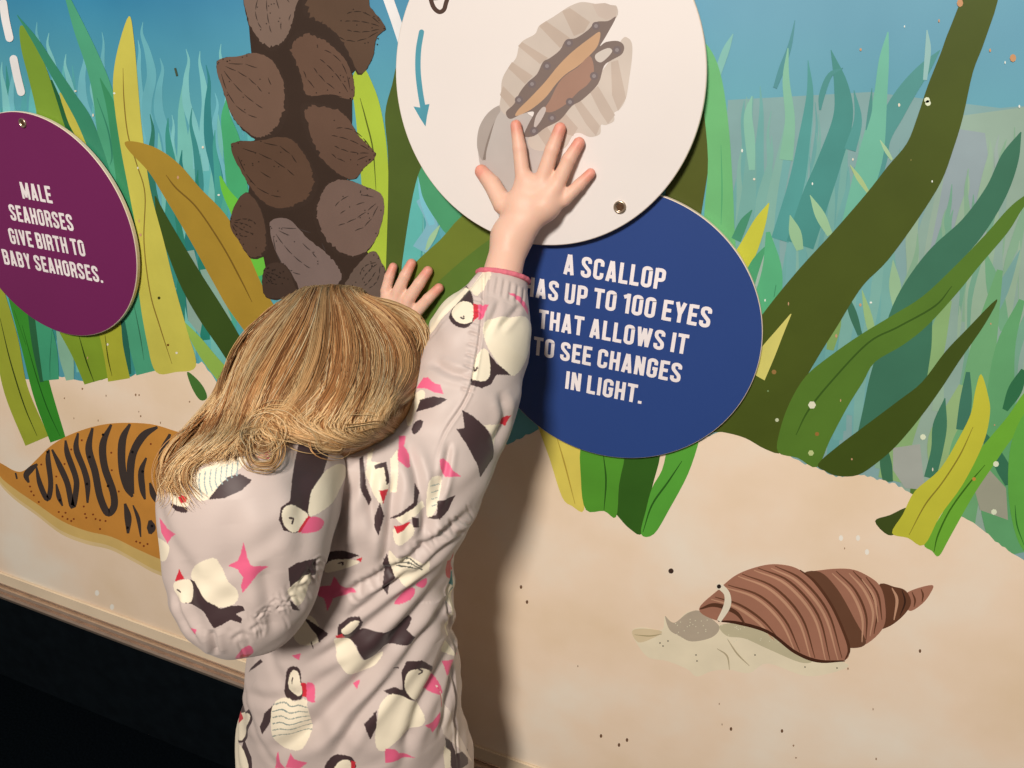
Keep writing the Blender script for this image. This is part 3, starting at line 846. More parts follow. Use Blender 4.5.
# scallop picture
a = Art(T3)
o_ = (512, 0)
a.poly([(478, 150), (480, 130), (488, 115), (500, 105), (515, 110), (530, 115), (545, 130), (556, 160), (560, 200), (540, 215), (510, 205), (492, 190), (482, 172)], (195, 178, 167), True)
a.poly([(477, 145), (479, 128), (487, 114), (498, 106), (500, 112), (492, 128), (486, 145), (484, 160), (480, 157)], (174, 157, 145), True)
a.poly([(512, 118), (520, 120), (522, 150), (514, 186), (505, 180), (511, 150)], (184, 166, 154), True)
a.line([(501, 114), (494, 126), (488, 143), (484, 160)], 1.5, (141, 124, 112), taper=False)
a.poly([(500, 112), (520, 108), (530, 118), (528, 140), (525, 170), (512, 190), (495, 178), (486, 160), (490, 138)], (193, 178, 167), True)
a.poly([(617, 7), (612, 5), (597, 4), (582, 2), (570, 6), (562, 11), (553, 17), (548, 20), (539, 26), (535, 34), (524, 40), (519, 46), (516, 58), (508, 68), (502, 80), (501, 95), (500, 108), (508, 116), (522, 112), (536, 90), (554, 70), (572, 52), (594, 36), (616, 18)], (204, 184, 167), True, 4)
a.poly([(617, 7), (605, 3), (592, 4), (598, 16), (606, 20), (616, 17)], (201, 178, 161))
for P in ([(562, 11), (570, 8), (590, 22), (584, 32), (574, 36)], [(539, 26), (546, 21), (570, 38), (560, 48)], [(518, 46), (522, 42), (548, 58), (540, 64)], [(508, 68), (512, 62), (533, 76), (525, 84)], [(500, 95), (503, 86), (517, 100), (512, 110)]):
    a.poly(P, (193, 169, 150))
a.poly([(622, 39), (628, 38), (632, 44), (632, 58), (629, 80), (626, 98), (620, 109), (614, 113), (614, 121), (606, 125), (601, 125), (600, 134), (590, 137), (580, 133), (573, 135), (566, 147), (556, 150), (535, 150), (528, 140), (540, 125), (565, 105), (590, 85), (610, 60)], (208, 188, 171), True, 4)
for P in ([(611, 62), (618, 60), (626, 98), (618, 111), (612, 95)], [(590, 92), (598, 86), (615, 115), (608, 124), (600, 112)], [(574, 104), (580, 100), (600, 126), (596, 136), (586, 124)], [(556, 118), (564, 112), (578, 128), (573, 136), (566, 134)], [(535, 130), (545, 124), (560, 145), (550, 152)]):
    a.poly(P, (195, 172, 154))
a.poly([(616, 17), (608, 21), (596, 22), (588, 30), (576, 38), (566, 40), (560, 50), (550, 58), (543, 62), (537, 74), (528, 82), (520, 92), (514, 104), (506, 112), (510, 119), (522, 114), (534, 112), (528, 125), (524, 136), (534, 136), (545, 128), (560, 120), (572, 106), (582, 100), (598, 84), (604, 66), (612, 60), (622, 54), (624, 46), (618, 41), (606, 42), (600, 46), (606, 36)], (127, 107, 97), True, 4)
a.poly([(600, 32), (590, 38), (572, 52), (558, 66), (545, 82), (530, 98), (518, 110), (516, 116), (530, 110), (545, 98), (556, 84), (566, 74), (578, 66), (590, 55), (598, 45)], (201, 157, 120), True, 4)
a.poly([(590, 56), (578, 67), (566, 75), (558, 84), (550, 100), (544, 110), (552, 112), (566, 104), (578, 92), (588, 84), (594, 72)], (165, 125, 105), True, 4)
a.poly([(596, 54), (608, 48), (612, 52), (602, 62), (596, 60)], (210, 193, 178), True, 4)
a.poly([(543, 107), (546, 110), (540, 122), (534, 128), (536, 116)], (203, 184, 172), True, 4)
for (x, y) in ((519, 100), (532, 84), (547, 66), (569, 43), (596, 26), (594, 76), (570, 102), (552, 118), (534, 131), (617, 50)):
    a.dot(x, y, 4.2, (120, 103, 99), 12); a.dot(x, y, 2, (148, 133, 129), 10)
a.build('scallop_picture', whi)

# ------------------------------------------------------------------ the child: smooth distance fields turned into meshes
def smin(a, b, k):
    h = np.maximum(k - np.abs(a - b), 0) / k
    return np.minimum(a, b) - h * h * k * 0.25


def cone(P, a, b, ra, rb):
    a, b = np.asarray(a, float), np.asarray(b, float)
    ab = b - a
    t = np.clip(((P - a) @ ab) / (ab @ ab), 0, 1)
    return np.linalg.norm(P - a - t[..., None] * ab, axis=-1) - (ra + (rb - ra) * t)


def ell(P, c, r, R=None):
    q = P - np.asarray(c, float)
    if R is not None: q = q @ R
    r = np.asarray(r, float)
    k0 = np.linalg.norm(q / r, axis=-1)
    k1 = np.linalg.norm(q / (r * r), axis=-1) + 1e-9
    return k0 * (k0 - 1.0) / k1


def nets(F, lo, hi, h, nb=16):
    lo, hi = np.array(lo, float), np.array(hi, float)
    nblk = np.ceil((hi - lo) / (h * nb)).astype(int)
    G = nblk * nb + 4
    I = np.stack(np.meshgrid(*[np.arange(n) for n in nblk], indexing='ij'), -1).reshape(-1, 3)
    cen = lo + (I + .5) * nb * h
    d = np.concatenate([F(c) for c in np.array_split(cen, max(1, len(cen) // 20000 + 1))])
    I = I[np.abs(d) < nb * h * 1.15 + 0.004]
    g = np.stack(np.meshgrid(*[np.arange(nb + 1)] * 3, indexing='ij'), -1)
    ids, pos, quads = [], [], []
    def gid(c): return (c[..., 0] * G[1] + c[..., 1]) * G[2] + c[..., 2]
    for b in I:
        base = b * nb
        idx = g + base
        P = lo + idx * h
        f = F(P.reshape(-1, 3)).reshape(P.shape[:3])
        s = f < 0
        if s.all() or not s.any(): continue
        # cells
        cs = sum(s[i:nb + i, j:nb + j, k:nb + k].astype(int) for i in (0, 1) for j in (0, 1) for k in (0, 1))
        act = np.argwhere((cs > 0) & (cs < 8))
        if len(act) == 0: continue
        acc = np.zeros((len(act), 3)); cnt = np.zeros(len(act))
        for ax in range(3):
            o1, o2 = [x for x in range(3) if x != ax]
            for u in (0, 1):
                for v in (0, 1):
                    c0 = act.copy(); c0[:, o1] += u; c0[:, o2] += v
                    c1 = c0.copy(); c1[:, ax] += 1
                    f0 = f[tuple(c0.T)]; f1 = f[tuple(c1.T)]
                    m_ = (f0 < 0) != (f1 < 0)
                    t = np.where(m_, f0 / np.where(m_, f0 - f1, 1), 0)
                    pt = c0.astype(float); pt[:, ax] += t
                    acc += pt * m_[:, None]; cnt += m_
        pos.append(lo + (base + acc / cnt[:, None]) * h)
        ids.append(gid(act + base))
        for ax in range(3):
            o1, o2 = (ax + 1) % 3, (ax + 2) % 3
            sl0 = [slice(0, nb)] * 3; sl1 = [slice(0, nb)] * 3
            sl1[ax] = slice(1, nb + 1)
            s0, s1 = s[tuple(sl0)], s[tuple(sl1)]
            for flip, mk in ((False, s0 & ~s1), (True, ~s0 & s1)):
                e = np.argwhere(mk) + base
                if len(e) == 0: continue
                q = []
                for (u, v) in ((0, 0), (-1, 0), (-1, -1), (0, -1)):
                    c = e.copy(); c[:, o1] += u; c[:, o2] += v
                    q.append(gid(c))
                q = np.stack(q, 1)
                quads.append(q if not flip else q[:, ::-1])
    ids = np.concatenate(ids); pos = np.concatenate(pos); quads = np.concatenate(quads)
    order = np.argsort(ids); ids = ids[order]; pos = pos[order]
    k = np.searchsorted(ids, quads)
    k = np.clip(k, 0, len(ids) - 1)
    ok = (ids[k] == quads).all(1)
    quads = k[ok][:, ::-1]
    # settle the vertices on the surface
    for _ in range(2):
        n, f = grad(F, pos)
        pos = pos - n * np.clip(f, -h, h)[:, None]
    return pos, quads


def grad(F, P, e=4e-4):
    out = np.zeros_like(P)
    f0 = np.zeros(len(P))
    for s in range(0, len(P), 60000):
        Q = P[s:s + 60000]
        f = F(Q)
        g = np.stack([F(Q + e * np.eye(3)[i]) - f for i in range(3)], 1) / e
        f0[s:s + 60000] = f
        out[s:s + 60000] = g / (np.linalg.norm(g, axis=1)[:, None] + 1e-9)
    return out, f0


def subdivide(V, F):
    E = np.concatenate([F[:, [0, 1]], F[:, [1, 2]], F[:, [2, 3]], F[:, [3, 0]]])
    Es = np.sort(E, 1)
    key_ = Es[:, 0].astype(np.int64) * len(V) + Es[:, 1]
    uk, inv = np.unique(key_, return_inverse=True)
    ev = (V[uk // len(V)] + V[uk % len(V)]) / 2
    fv = V[F].mean(1)
    n = len(F)
    e = [inv[i * n:(i + 1) * n] + len(V) for i in range(4)]
    c = np.arange(n) + len(V) + len(uk)
    V2 = np.vstack([V, ev, fv])
    F2 = np.concatenate([np.stack([F[:, 0], e[0], c, e[3]], 1), np.stack([F[:, 1], e[1], c, e[0]], 1), np.stack([F[:, 2], e[2], c, e[1]], 1), np.stack([F[:, 3], e[3], c, e[2]], 1)])
    return V2, F2


# ---- joints, measured from the photograph: pixel + distance from the wall
HC = at(347, 382, 0.168)                       # middle of the head
NECK = at(352, 452, 0.215)
SHR = at(416, 504, 0.205); ELR = at(468, 408, 0.150); WRR = at(511, 240, 0.050); CUFF_R = at(504.5, 276, 0.0680)
SHL = at(262, 505, 0.235); ELL_ = at(262, 440, 0.095); WRL = at(383, 342, 0.028)
CHEST = at(355, 540, 0.205); PELV = at(355, 735, 0.205)
GX = np.array([1, 0, 0.0])
hipL = PELV + [-0.055, 0, -0.02]; hipR = PELV + [0.055, 0, -0.02]
kneeL = np.array([hipL[0] - .01, -.215, .235]); kneeR = np.array([hipR[0] + .01, -.205, .235])
ankL = np.array([kneeL[0], -.235, .06]); ankR = np.array([kneeR[0], -.225, .06])

# hands: chains of (px, py, distance from the wall, radius in m)
W0 = T3
RH = dict(
    thumb=[(503, 204, W0 + .020, .0088), (492, 184, W0 + .0120, .0076), (481.5, 171.5, W0 + .0072, .0060)],
    index=[(523, 178, W0 + .0145, .0066), (519.5, 148, W0 + .0100, .0058), (516, 125.5, W0 + .0058, .0047)],
    middle=[(542, 181, W0 + .0150, .0068), (552, 150, W0 + .0105, .0060), (560, 128.5, W0 + .0060, .0050)],
    ring=[(556, 188, W0 + .0145, .0066), (569, 159, W0 + .0100, .0058), (579, 143, W0 + .0058, .0049)],
    little=[(564, 200, W0 + .0130, .0058), (579, 185, W0 + .0090, .0051), (590.5, 173.5, W0 + .0053, .0043)])
RP = [(512, 236, W0 + .028, .0170), (521, 205, W0 + .018, .0125), (545, 205, W0 + .017, .0120), (528, 183, W0 + .0145, .0085), (552, 190, W0 + .0140, .0080)]
LH = dict(
    little=[(386, 291, .0150, .0056), (389.5, 277, .0105, .0051), (393.2, 267, .0060, .0044)],
    ring=[(398, 292, .0160, .0062), (405, 276, .0115, .0056), (411.5, 263.5, .0062, .0048)],
    middle=[(408, 300, .0165, .0064), (419, 284, .0115, .0058), (428, 271, .0062, .0049)],
    index=[(414, 315, .0160, .0062), (428, 299, .0110, .0056), (439, 288, .0060, .0048)],
    thumb=[(403, 340, .0160, .0075), (418, 336, .0110, .0066), (431, 333, .0070, .0054)])
LP = [(380, 348, .030, .0165), (392, 322, .019, .0120), (402, 334, .019, .0115), (390, 302, .0160, .0085), (405, 315, .0160, .0085)]


def hand_field(H, Pm, ):
    pts = {k: [(at(x, y, t), r * 1.13) for x, y, t, r in v] for k, v in H.items()}
    pm = [(at(x, y, t), r) for x, y, t, r in Pm]
    allp = np.array([p for v in pts.values() for p, _ in v] + [p for p, _ in pm])
    c = allp.mean(0); rad = np.linalg.norm(allp - c, axis=1).max() + .02

    def f(P):
        d = smin(cone(P, pm[0][0], pm[1][0], pm[0][1], pm[1][1]), cone(P, pm[0][0], pm[2][0], pm[0][1], pm[2][1]), .012)
        d = smin(d, cone(P, pm[1][0], pm[2][0], pm[1][1], pm[2][1]), .010)
        d = smin(d, cone(P, pm[1][0], pm[3][0], pm[1][1], pm[3][1]), .010)
        d = smin(d, cone(P, pm[2][0], pm[4][0], pm[2][1], pm[4][1]), .010)
        d = smin(d, cone(P, pm[3][0], pm[4][0], pm[3][1], pm[4][1]), .008)
        for k, v in pts.items():
            root = pm[1] if k in ('index', 'middle', 'thumb') and H is RH else (pm[2] if H is RH else (pm[1] if k in ('little', 'ring') else pm[2]))
            e = cone(P, v[0][0], v[1][0], v[0][1], v[1][1])
            e = smin(e, cone(P, v[1][0], v[2][0], v[1][1], v[2][1]), .0012)
            e = np.minimum(e, cone(P, v[0][0], root[0], v[0][1] * 1.02, root[1] * .8))
            d = smin(d, e, .0042)
        return d
    return f, c, rad, pts, pm


fR, cR, rR, ptsR, pmR = hand_field(RH, RP)
fL, cL, rL, ptsL, pmL = hand_field(LH, LP)
# head frame: the face looks to the wall, a little down and to the right
fwd = np.array([0.22, 0.93, -0.30]); fwd /= np.linalg.norm(fwd)
hrt = np.cross(fwd, [0.12, 0, 1]); hrt /= np.linalg.norm(hrt)
hup = np.cross(hrt, fwd)
HR = np.stack([hrt, fwd, hup], 1)


def hp(x, y, z): return HC + HR @ np.array([x, y, z])


def f_head(P):
    d = ell(P, hp(0, -.006, .008), (.0655, .078, .074), HR)
    d = smin(d, ell(P, hp(0, .022, -.034), (.050, .050, .046), HR), .03)
    for s in (-1, 1):
        d = smin(d, ell(P, hp(s * .030, .044, -.038), (.022, .020, .022), HR), .016)      # cheeks
        d = smin(d, ell(P, hp(s * .0675, -.004, -.018), (.006, .014, .019), HR), .006)   # ears
        d = np.maximum(d, -ell(P, hp(s * .0675 + s * .005, .001, -.016), (.003, .006, .010), HR))
    d = smin(d, cone(P, hp(0, .070, -.010), hp(0, .078, -.026), .0055, .0075), .008)       # nose
    d = smin(d, ell(P, hp(0, .064, -.070), (.018, .014, .012), HR), .012)                  # chin
    for s in (-1, 1):
        d = smin(d, -(-ell(P, hp(s * .026, .066, -.004), (.0115, .009, .0085), HR)), .004)
    d = smin(d, ell(P, hp(0, .068, -.046), (.014, .008, .0035), HR), .003)
    d = smin(d, ell(P, hp(0, .067, -.0535), (.012, .008, .0042), HR), .003)
    d = np.maximum(d, -ell(P, hp(0, .079, -.0495), (.013, .004, .0012), HR))
    return d


def f_body(P):
    d = np.full(len(P), 1.0)
    near = lambda c, r: np.linalg.norm(P - c, axis=1) < r
    # trunk and legs
    q = P.copy()
    q[:, 1] = (P[:, 1] + .22) * 1.12 - .22
    d = cone(q, CHEST + [0, 0, .03], PELV, .078, .082)
    d = smin(d, cone(P, SHL, SHR, .036, .036), .05)
    d = smin(d, cone(P, NECK + [0, 0, -.03], HC + [0, -.02, -.03], .036, .034), .03)
    for a, b, c in ((hipL, kneeL, ankL), (hipR, kneeR, ankR)):
        e = smin(cone(P, a, b, .062, .042), cone(P, b, c, .042, .028), .02)
        e = smin(e, cone(P, c + [0, -.01, -.022], c + [0, .085, -.035], .026, .020), .02)
        d = smin(d, e, .03)
    for a, b, c in ((SHR, ELR, WRR), (SHL, ELL_, WRL)):
        e = smin(cone(P, a, b, .034, .026), cone(P, b, c, .0250, .0172), .012)
        d = smin(d, e, .02)
    m_ = near(HC, .16)
    if m_.any(): d[m_] = smin(d[m_], f_head(P[m_]), .012)
    for f, c, r in ((fR, cR, rR), (fL, cL, rL)):
        m_ = near(c, r + .05)
        if m_.any(): d[m_] = smin(d[m_], f(P[m_]), .010)
    return d


allj = np.array([HC, NECK, SHR, ELR, WRR, SHL, ELL_, WRL, CHEST, PELV, ankL, ankR, cR, cL])
bv, bf = nets(f_body, allj.min(0) - [.14, .12, .08], allj.max(0) + [.14, .05, .14], 0.0021, 14)
lo_y = -0.0012                                   # never inside the wall board
tips = [v[2][0] for v in ptsR.values()] + [v[2][0] for v in ptsL.values()]
# refine the hands once
V2, F2 = bv, bf
hand_v = (np.linalg.norm(V2 - cR, axis=1) < rR + .06) | (np.linalg.norm(V2 - cL, axis=1) < rL + .03) | (np.linalg.norm(V2 - HC, axis=1) < .12)
n_, f_ = grad(f_body, V2)
base = np.array(lin((246, 193, 164))) / np.array((1.02, .9, .8)) * .88
col = np.tile(base, (len(V2), 1))
red = np.array(lin((228, 118, 92))) / np.array((1.02, .9, .8)) * .88
for t_ in tips:
    w = np.exp(-(np.linalg.norm(V2 - t_, axis=1) / .0095) ** 2)[:, None] * .85
    col = col * (1 - w) + red * w
for v in list(ptsR.values()) + list(ptsL.values()):
    for q, r in v[:2]:
        w = np.exp(-(np.linalg.norm(V2 - q, axis=1) / .006) ** 2)[:, None] * .22
        col = col * (1 - w) + red * w
for s in (-1, 1):
    w = np.exp(-(np.linalg.norm(V2 - hp(s * .034, .055, -.036), axis=1) / .02) ** 2)[:, None] * .5
    col = col * (1 - w) + red * w
w = (np.linalg.norm((V2 - hp(0, .078, -.050)) @ HR / np.array([.013, .012, .008]), axis=1) < 1)[:, None] * .7
col = col * (1 - w) + np.array([.55, .16, .13]) * w
nailc = np.array(lin((238, 158, 134))) / np.array((1.02, .9, .8)) * .9
for v in list(ptsR.values()) + list(ptsL.values()):
    tip, pre = v[2][0], v[1][0]
    ax = (tip - pre) / np.linalg.norm(tip - pre)
    out = np.array([0, -1.0, 0]); out -= ax * (out @ ax); out /= np.linalg.norm(out)
    sd_ = np.cross(ax, out)
    q = V2 - (tip + out * v[2][1])
    inside = (np.abs(q @ sd_) < v[2][1] * .62) & (np.abs(q @ ax) < v[2][1] * .8) & (np.abs(q @ out) < .004)
    col[inside] = nailc
m, N, L, p = principled('skin', (0.8, 0.5, 0.4, 1), 0.48, spec=0.35)
at_ = N.new('ShaderNodeAttribute'); at_.attribute_name = 'Col'
L.new(at_.outputs['Color'], p.inputs['Base Color'])
p.inputs['Subsurface Weight'].default_value = 0.18
p.inputs['Subsurface Radius'].default_value = (0.012, 0.004, 0.002)
p.inputs['Subsurface Scale'].default_value = 0.5
nn = N.new('ShaderNodeTexNoise'); nn.inputs['Scale'].default_value = 500
tcn = N.new('ShaderNodeTexCoord'); L.new(tcn.outputs['Object'], nn.inputs['Vector'])
bn = N.new('ShaderNodeBump'); bn.inputs['Strength'].default_value = .12; bn.inputs['Distance'].default_value = .0008
L.new(nn.outputs['Fac'], bn.inputs['Height']); L.new(bn.outputs[0], p.inputs['Normal'])
skin = m
person = mesh_np('person', V2, F2, skin, None, True, col)
tag(person, 'blond child in grey puffin snowsuit pressing both hands on mural, seen from behind', 'person')
# eyes, closed behind the hair but there for other views
for s in (-1, 1):
    bm = bmesh.new()
    bmesh.ops.create_uvsphere(bm, u_segments=20, v_segments=14, radius=.0095)
    c_ = hp(s * .026, .0665, -.004)
    for v in bm.verts: v.co = Vector(c_) + v.co
    em, N, L, p = principled('eye_white', (.8, .78, .75, 1), .15)
    e_ = bm_ob('eye', bm, em, person, True)
    bm = bmesh.new()
    bmesh.ops.create_uvsphere(bm, u_segments=16, v_segments=10, radius=.0052)
    c2 = hp(s * .026, .0665 + .0055, -.004)
    for v in bm.verts: v.co = Vector(c2) + v.co
    im, N, L, p = principled('iris_blue', (.05, .09, .13, 1), .1)
    bm_ob('iris', bm, im, e_, True)

# ------------------------------------------------------------------ snowsuit
def waveline(P, O, n):  # helper direction
    return (P - O) @ n


HOODC = at(243, 560, 0.335)
hood_pts = [(at(212, 520, .335), .040), (at(285, 515, .315), .044), (at(215, 600, .345), .042), (at(268, 600, .335), .044)]
def f_suit(P):
    q = P.copy()
    q[:, 1] = (P[:, 1] + .225) * 1.15 - .225
    d = cone(q, CHEST + [.012, 0, .035], PELV + [0.002, 0, .09], .088, .113)
    d = smin(d, cone(q, PELV + [0.002, 0, .09], PELV + [0, 0, -.03], .113, .127), .03)
    d = smin(d, cone(P, SHL + [.01, 0, -.005], SHR + [-.01, 0, .0], .050, .050), .05)
    for a, b, c in ((hipL, kneeL, ankL), (hipR, kneeR, ankR)):
        e = smin(cone(P, a, b, .086, .066), cone(P, b, c + [0, 0, .045], .066, .050), .02)
        d = smin(d, e, .03)
    # right sleeve, raised and baggy
    c1 = at(438, 464, .182); c2 = at(461, 402, .145); c3 = at(479, 342, .108); c4 = at(494, 307, .086)
    e = cone(P, SHR, c1, .047, .0475)
    e = smin(e, cone(P, c1, c2, .0475, .0490), .02)
    e = smin(e, cone(P, c2, c3, .0490, .0485), .02)
    e = smin(e, cone(P, c3, c4, .0475, .0335), .014)
    e = smin(e, cone(P, c4, CUFF_R + (CUFF_R - c4) * .6, .0300, .0200), .008)
    e = np.maximum(e, (P - CUFF_R) @ ((WRR - CUFF_R) / np.linalg.norm(WRR - CUFF_R)))
    d = smin(d, e, .022)
    # left sleeve, behind the head
    e = smin(cone(P, SHL, ELL_, .050, .043), cone(P, ELL_, WRL + (ELL_ - WRL) * .30, .043, .0260), .02)
    d = smin(d, e, .02)
    # collar
    d = smin(d, cone(P, NECK + [-.022, -.01, -.018], NECK + [.030, -.005, -.018], .046, .046), .03)
    return d


def f_hood(P):
    d = None
    pts = hood_pts
    d = ell(P, at(238, 543, .335), (.069, .043, .090))
    d = smin(d, ell(P, at(264, 505, .310), (.050, .042, .058)), .05)
    d = smin(d, ell(P, at(238, 600, .342), (.046, .040, .046)), .04)
    d = smin(d, cone(P, at(240, 470, .285), at(308, 466, .268), .035, .028), .05)
    return d


RL = random.Random(4)
# direction of the printed cloth plane: straight at the child's back
PN = HOODC - CAM; PN = PN / np.linalg.norm(PN)
PU = np.cross(PN, [0, 0, 1]); PU /= np.linalg.norm(PU)
PV = np.cross(PU, PN)


def uv(P): return np.stack([P @ PU, P @ PV], -1)


def cast(bvh, pts, fallback=.3):
    out = []
    lastd = None
    for x, y in pts:
        d = ray(x, y); dn = d / np.linalg.norm(d)
        h = bvh.ray_cast(Vector(CAM), Vector(dn))
        if h[0] is None:
            out.append(at(x, y, fallback) if lastd is None else CAM + dn * lastd)
        else:
            lastd = h[3]; out.append(np.array(h[0]))
    return np.array(out)


def seg_dist(Q, A):
    """distance in the cloth plane from points Q to the polyline A, with the side sign and the run 0..1"""
    best = np.full(len(Q), 9.0); run = np.zeros(len(Q)); side = np.zeros(len(Q))
    L_ = np.linalg.norm(np.diff(A, axis=0), axis=1); tot = L_.sum(); acc = 0
    for i in range(len(A) - 1):
        ab = A[i + 1] - A[i]
        t = np.clip(((Q - A[i]) @ ab) / (ab @ ab + 1e-12), 0, 1)
        v = Q - A[i] - t[:, None] * ab
        d = np.linalg.norm(v, axis=1)
        m_ = d < best
        best[m_] = d[m_]; run[m_] = (acc + t[m_] * L_[i]) / tot
        side[m_] = np.sign(ab[0] * v[m_, 1] - ab[1] * v[m_, 0])
        acc += L_[i]
    return best, side, run


def folds(V, Nn, bvh, lines, face_cam):
    Q = uv(V)
    disp = np.zeros(len(V))
    for pts, w, a in lines:
        A = uv(cast(bvh, smooth_open(pts, 4)))
        mm = (Q[:, 0] > A[:, 0].min() - .05) & (Q[:, 0] < A[:, 0].max() + .05) & (Q[:, 1] > A[:, 1].min() - .05) & (Q[:, 1] < A[:, 1].max() + .05) & face_cam
        idx = np.where(mm)[0]
        if not len(idx): continue
        d, s, r = seg_dist(Q[idx], A)
        w_ = w * .00095
        env = np.clip(np.minimum(r, 1 - r) * 5, 0, 1)
        prof_ = -np.exp(-(d / w_) ** 2) + .45 * np.exp(-((d - 2.0 * w_) / (w_ * 1.1)) ** 2)
        disp[idx] += prof_ * a * env
    return disp


def pip(Q, poly):
    x, y = Q[:, 0], Q[:, 1]
    ins = np.zeros(len(Q), bool)
    n = len(poly)
    j = n - 1
    for i in range(n):
        xi, yi, xj, yj = poly[i, 0], poly[i, 1], poly[j, 0], poly[j, 1]
        c = ((yi > y) != (yj > y)) & (x < (xj - xi) * (y - yi) / (yj - yi + 1e-15) + xi)
        ins ^= c
        j = i
    return ins


CRM, DRK, PNK, REDC, GRN = (246, 224, 192), (66, 46, 46), (232, 98, 128), (208, 44, 56), (70, 140, 138)
BASE = (206, 182, 168)


def sc(P, o, s): return [(x / s + o[0], y / s + o[1]) for x, y in P]


def HO(P): return sc(P, (140, 440), 3.2)
def LO(P): return sc(P, (220, 560), 3.66)
def AR(P): return sc(P, (350, 370), 3.84)
def SL(P): return sc(P, (360, 240), 5.12)


def print_cols(V, bvh, prints, facing, extra=None):
    Q = uv(V)
    col = np.tile(np.array(alb(BASE))[:3], (len(V), 1))
    for kind, pts, c in prints:
        if kind == 'p':
            A = uv(cast(bvh, pts if len(pts) < 4 or c == REDC else smooth_closed(pts, 3)))
            m_ = (Q[:, 0] > A[:, 0].min()) & (Q[:, 0] < A[:, 0].max()) & (Q[:, 1] > A[:, 1].min()) & (Q[:, 1] < A[:, 1].max())
            idx = np.where(m_)[0]
            if len(idx): col[idx[pip(Q[idx], A)]] = alb(c)[:3]
        elif kind == 's':  # star or sharp outline
            A = uv(cast(bvh, pts))
            m_ = (Q[:, 0] > A[:, 0].min()) & (Q[:, 0] < A[:, 0].max()) & (Q[:, 1] > A[:, 1].min()) & (Q[:, 1] < A[:, 1].max())
            idx = np.where(m_)[0]
            if len(idx): col[idx[pip(Q[idx], A)]] = alb(c)[:3]
        else:              # line of half width kind (px)
            A = uv(cast(bvh, smooth_open(pts, 3)))
            m_ = (Q[:, 0] > A[:, 0].min() - .004) & (Q[:, 0] < A[:, 0].max() + .004) & (Q[:, 1] > A[:, 1].min() - .004) & (Q[:, 1] < A[:, 1].max() + .004)
            idx = np.where(m_)[0]
            if len(idx):
                d, _, _ = seg_dist(Q[idx], A)
                col[idx[d < kind * .00095]] = alb(c)[:3]
    return col

# ---- prints, traced from the photograph
P_ = 'p'
PR_HOOD = [
    (P_, HO([(165, 125), (200, 95), (280, 60), (345, 60), (300, 110), (250, 170), (205, 195), (175, 180)]), CRM),
    ('s', HO([(220, 190), (250, 150), (280, 118), (320, 108), (358, 128), (325, 162), (270, 186)]), DRK),
    (P_, HO([(95, 170), (115, 150), (145, 155), (160, 185), (150, 215), (110, 205)]), CRM),
    (P_, HO([(98, 203), (120, 210), (150, 216), (150, 232), (115, 226)]), DRK),
    (P_, HO([(122, 182), (135, 176), (150, 184), (148, 200), (130, 202)]), REDC),
    ('s', HO([(60, 250), (85, 285), (118, 300), (100, 310), (90, 330), (70, 295)]), PNK),
    (P_, HO([(50, 310), (80, 322), (97, 345), (90, 380), (70, 385), (52, 350)]), CRM),
    (P_, HO([(155, 440), (185, 395), (235, 375), (255, 400), (280, 450), (312, 490), (300, 530), (240, 535), (190, 480)]), CRM),
    ('s', HO([(148, 450), (170, 455), (195, 480), (222, 515), (258, 542), (290, 535), (330, 535), (335, 548), (305, 560), (325, 572), (325, 588), (290, 575), (265, 588), (240, 598), (222, 570), (205, 545), (170, 530), (145, 520), (160, 490)]), DRK),
    (P_, HO([(114, 455), (150, 450), (168, 485), (160, 520), (135, 515), (118, 490)]), CRM),
    ('s', HO([(128, 412), (138, 446), (117, 450)]), REDC),
    ('s', HO([(330, 328), (342, 380), (355, 402), (412, 406), (375, 432), (352, 460), (328, 492), (322, 470), (330, 440), (310, 420), (276, 408), (308, 394), (320, 365)]), PNK),
    (P_, HO([(305, 700), (318, 680), (335, 662), (355, 660), (362, 685), (325, 702)]), PNK),
    ('s', HO([(303, 705), (320, 690), (360, 686), (345, 698), (315, 706)]), REDC),
    ('s', HO([(508, 10), (605, 10), (600, 60), (585, 105), (560, 140), (548, 175), (546, 240), (538, 290), (495, 300), (460, 290), (444, 255), (450, 215), (480, 195), (488, 150), (492, 80)]), DRK),
    (P_, HO([(596, 95), (640, 75), (660, 90), (655, 135), (610, 200), (550, 245), (546, 200), (550, 160), (575, 120)]), CRM),
    (P_, HO([(455, 225), (485, 207), (530, 225), (545, 247), (520, 285), (490, 297), (460, 270)]), CRM),
    ('s', HO([(545, 243), (553, 248), (520, 298), (508, 296)]), REDC),
    (P_, HO([(553, 246), (575, 250), (585, 264), (570, 290), (522, 300), (535, 272)]), PNK),
    (.8, HO([(480, 250), (493, 252), (490, 268)]), DRK),
    ('s', HO([(475, 410), (500, 395), (560, 375), (558, 430), (510, 460), (480, 475)]), DRK),
    (P_, HO([(478, 475), (545, 425), (535, 490), (505, 530), (480, 500)]), CRM),
    ('s', HO([(478, 510), (500, 530), (510, 545), (485, 540)]), DRK),
    ('s', HO([(370, 50), (395, 45), (425, 25), (412, 62), (390, 60)]), PNK),
    (P_, HO([(160, 600), (180, 605), (178, 622), (165, 615)]), PNK),
    (.5, HO([(122, 478), (130, 486)]), DRK), (.5, HO([(108, 172), (118, 178)]), DRK),
] + [(.45, HO([(195 + i * 17, 108 - i * 6), (190 + i * 17, 145 - i * 5), (200 + i * 16, 185 - i * 11)]), (150, 165, 160)) for i in range(8)]
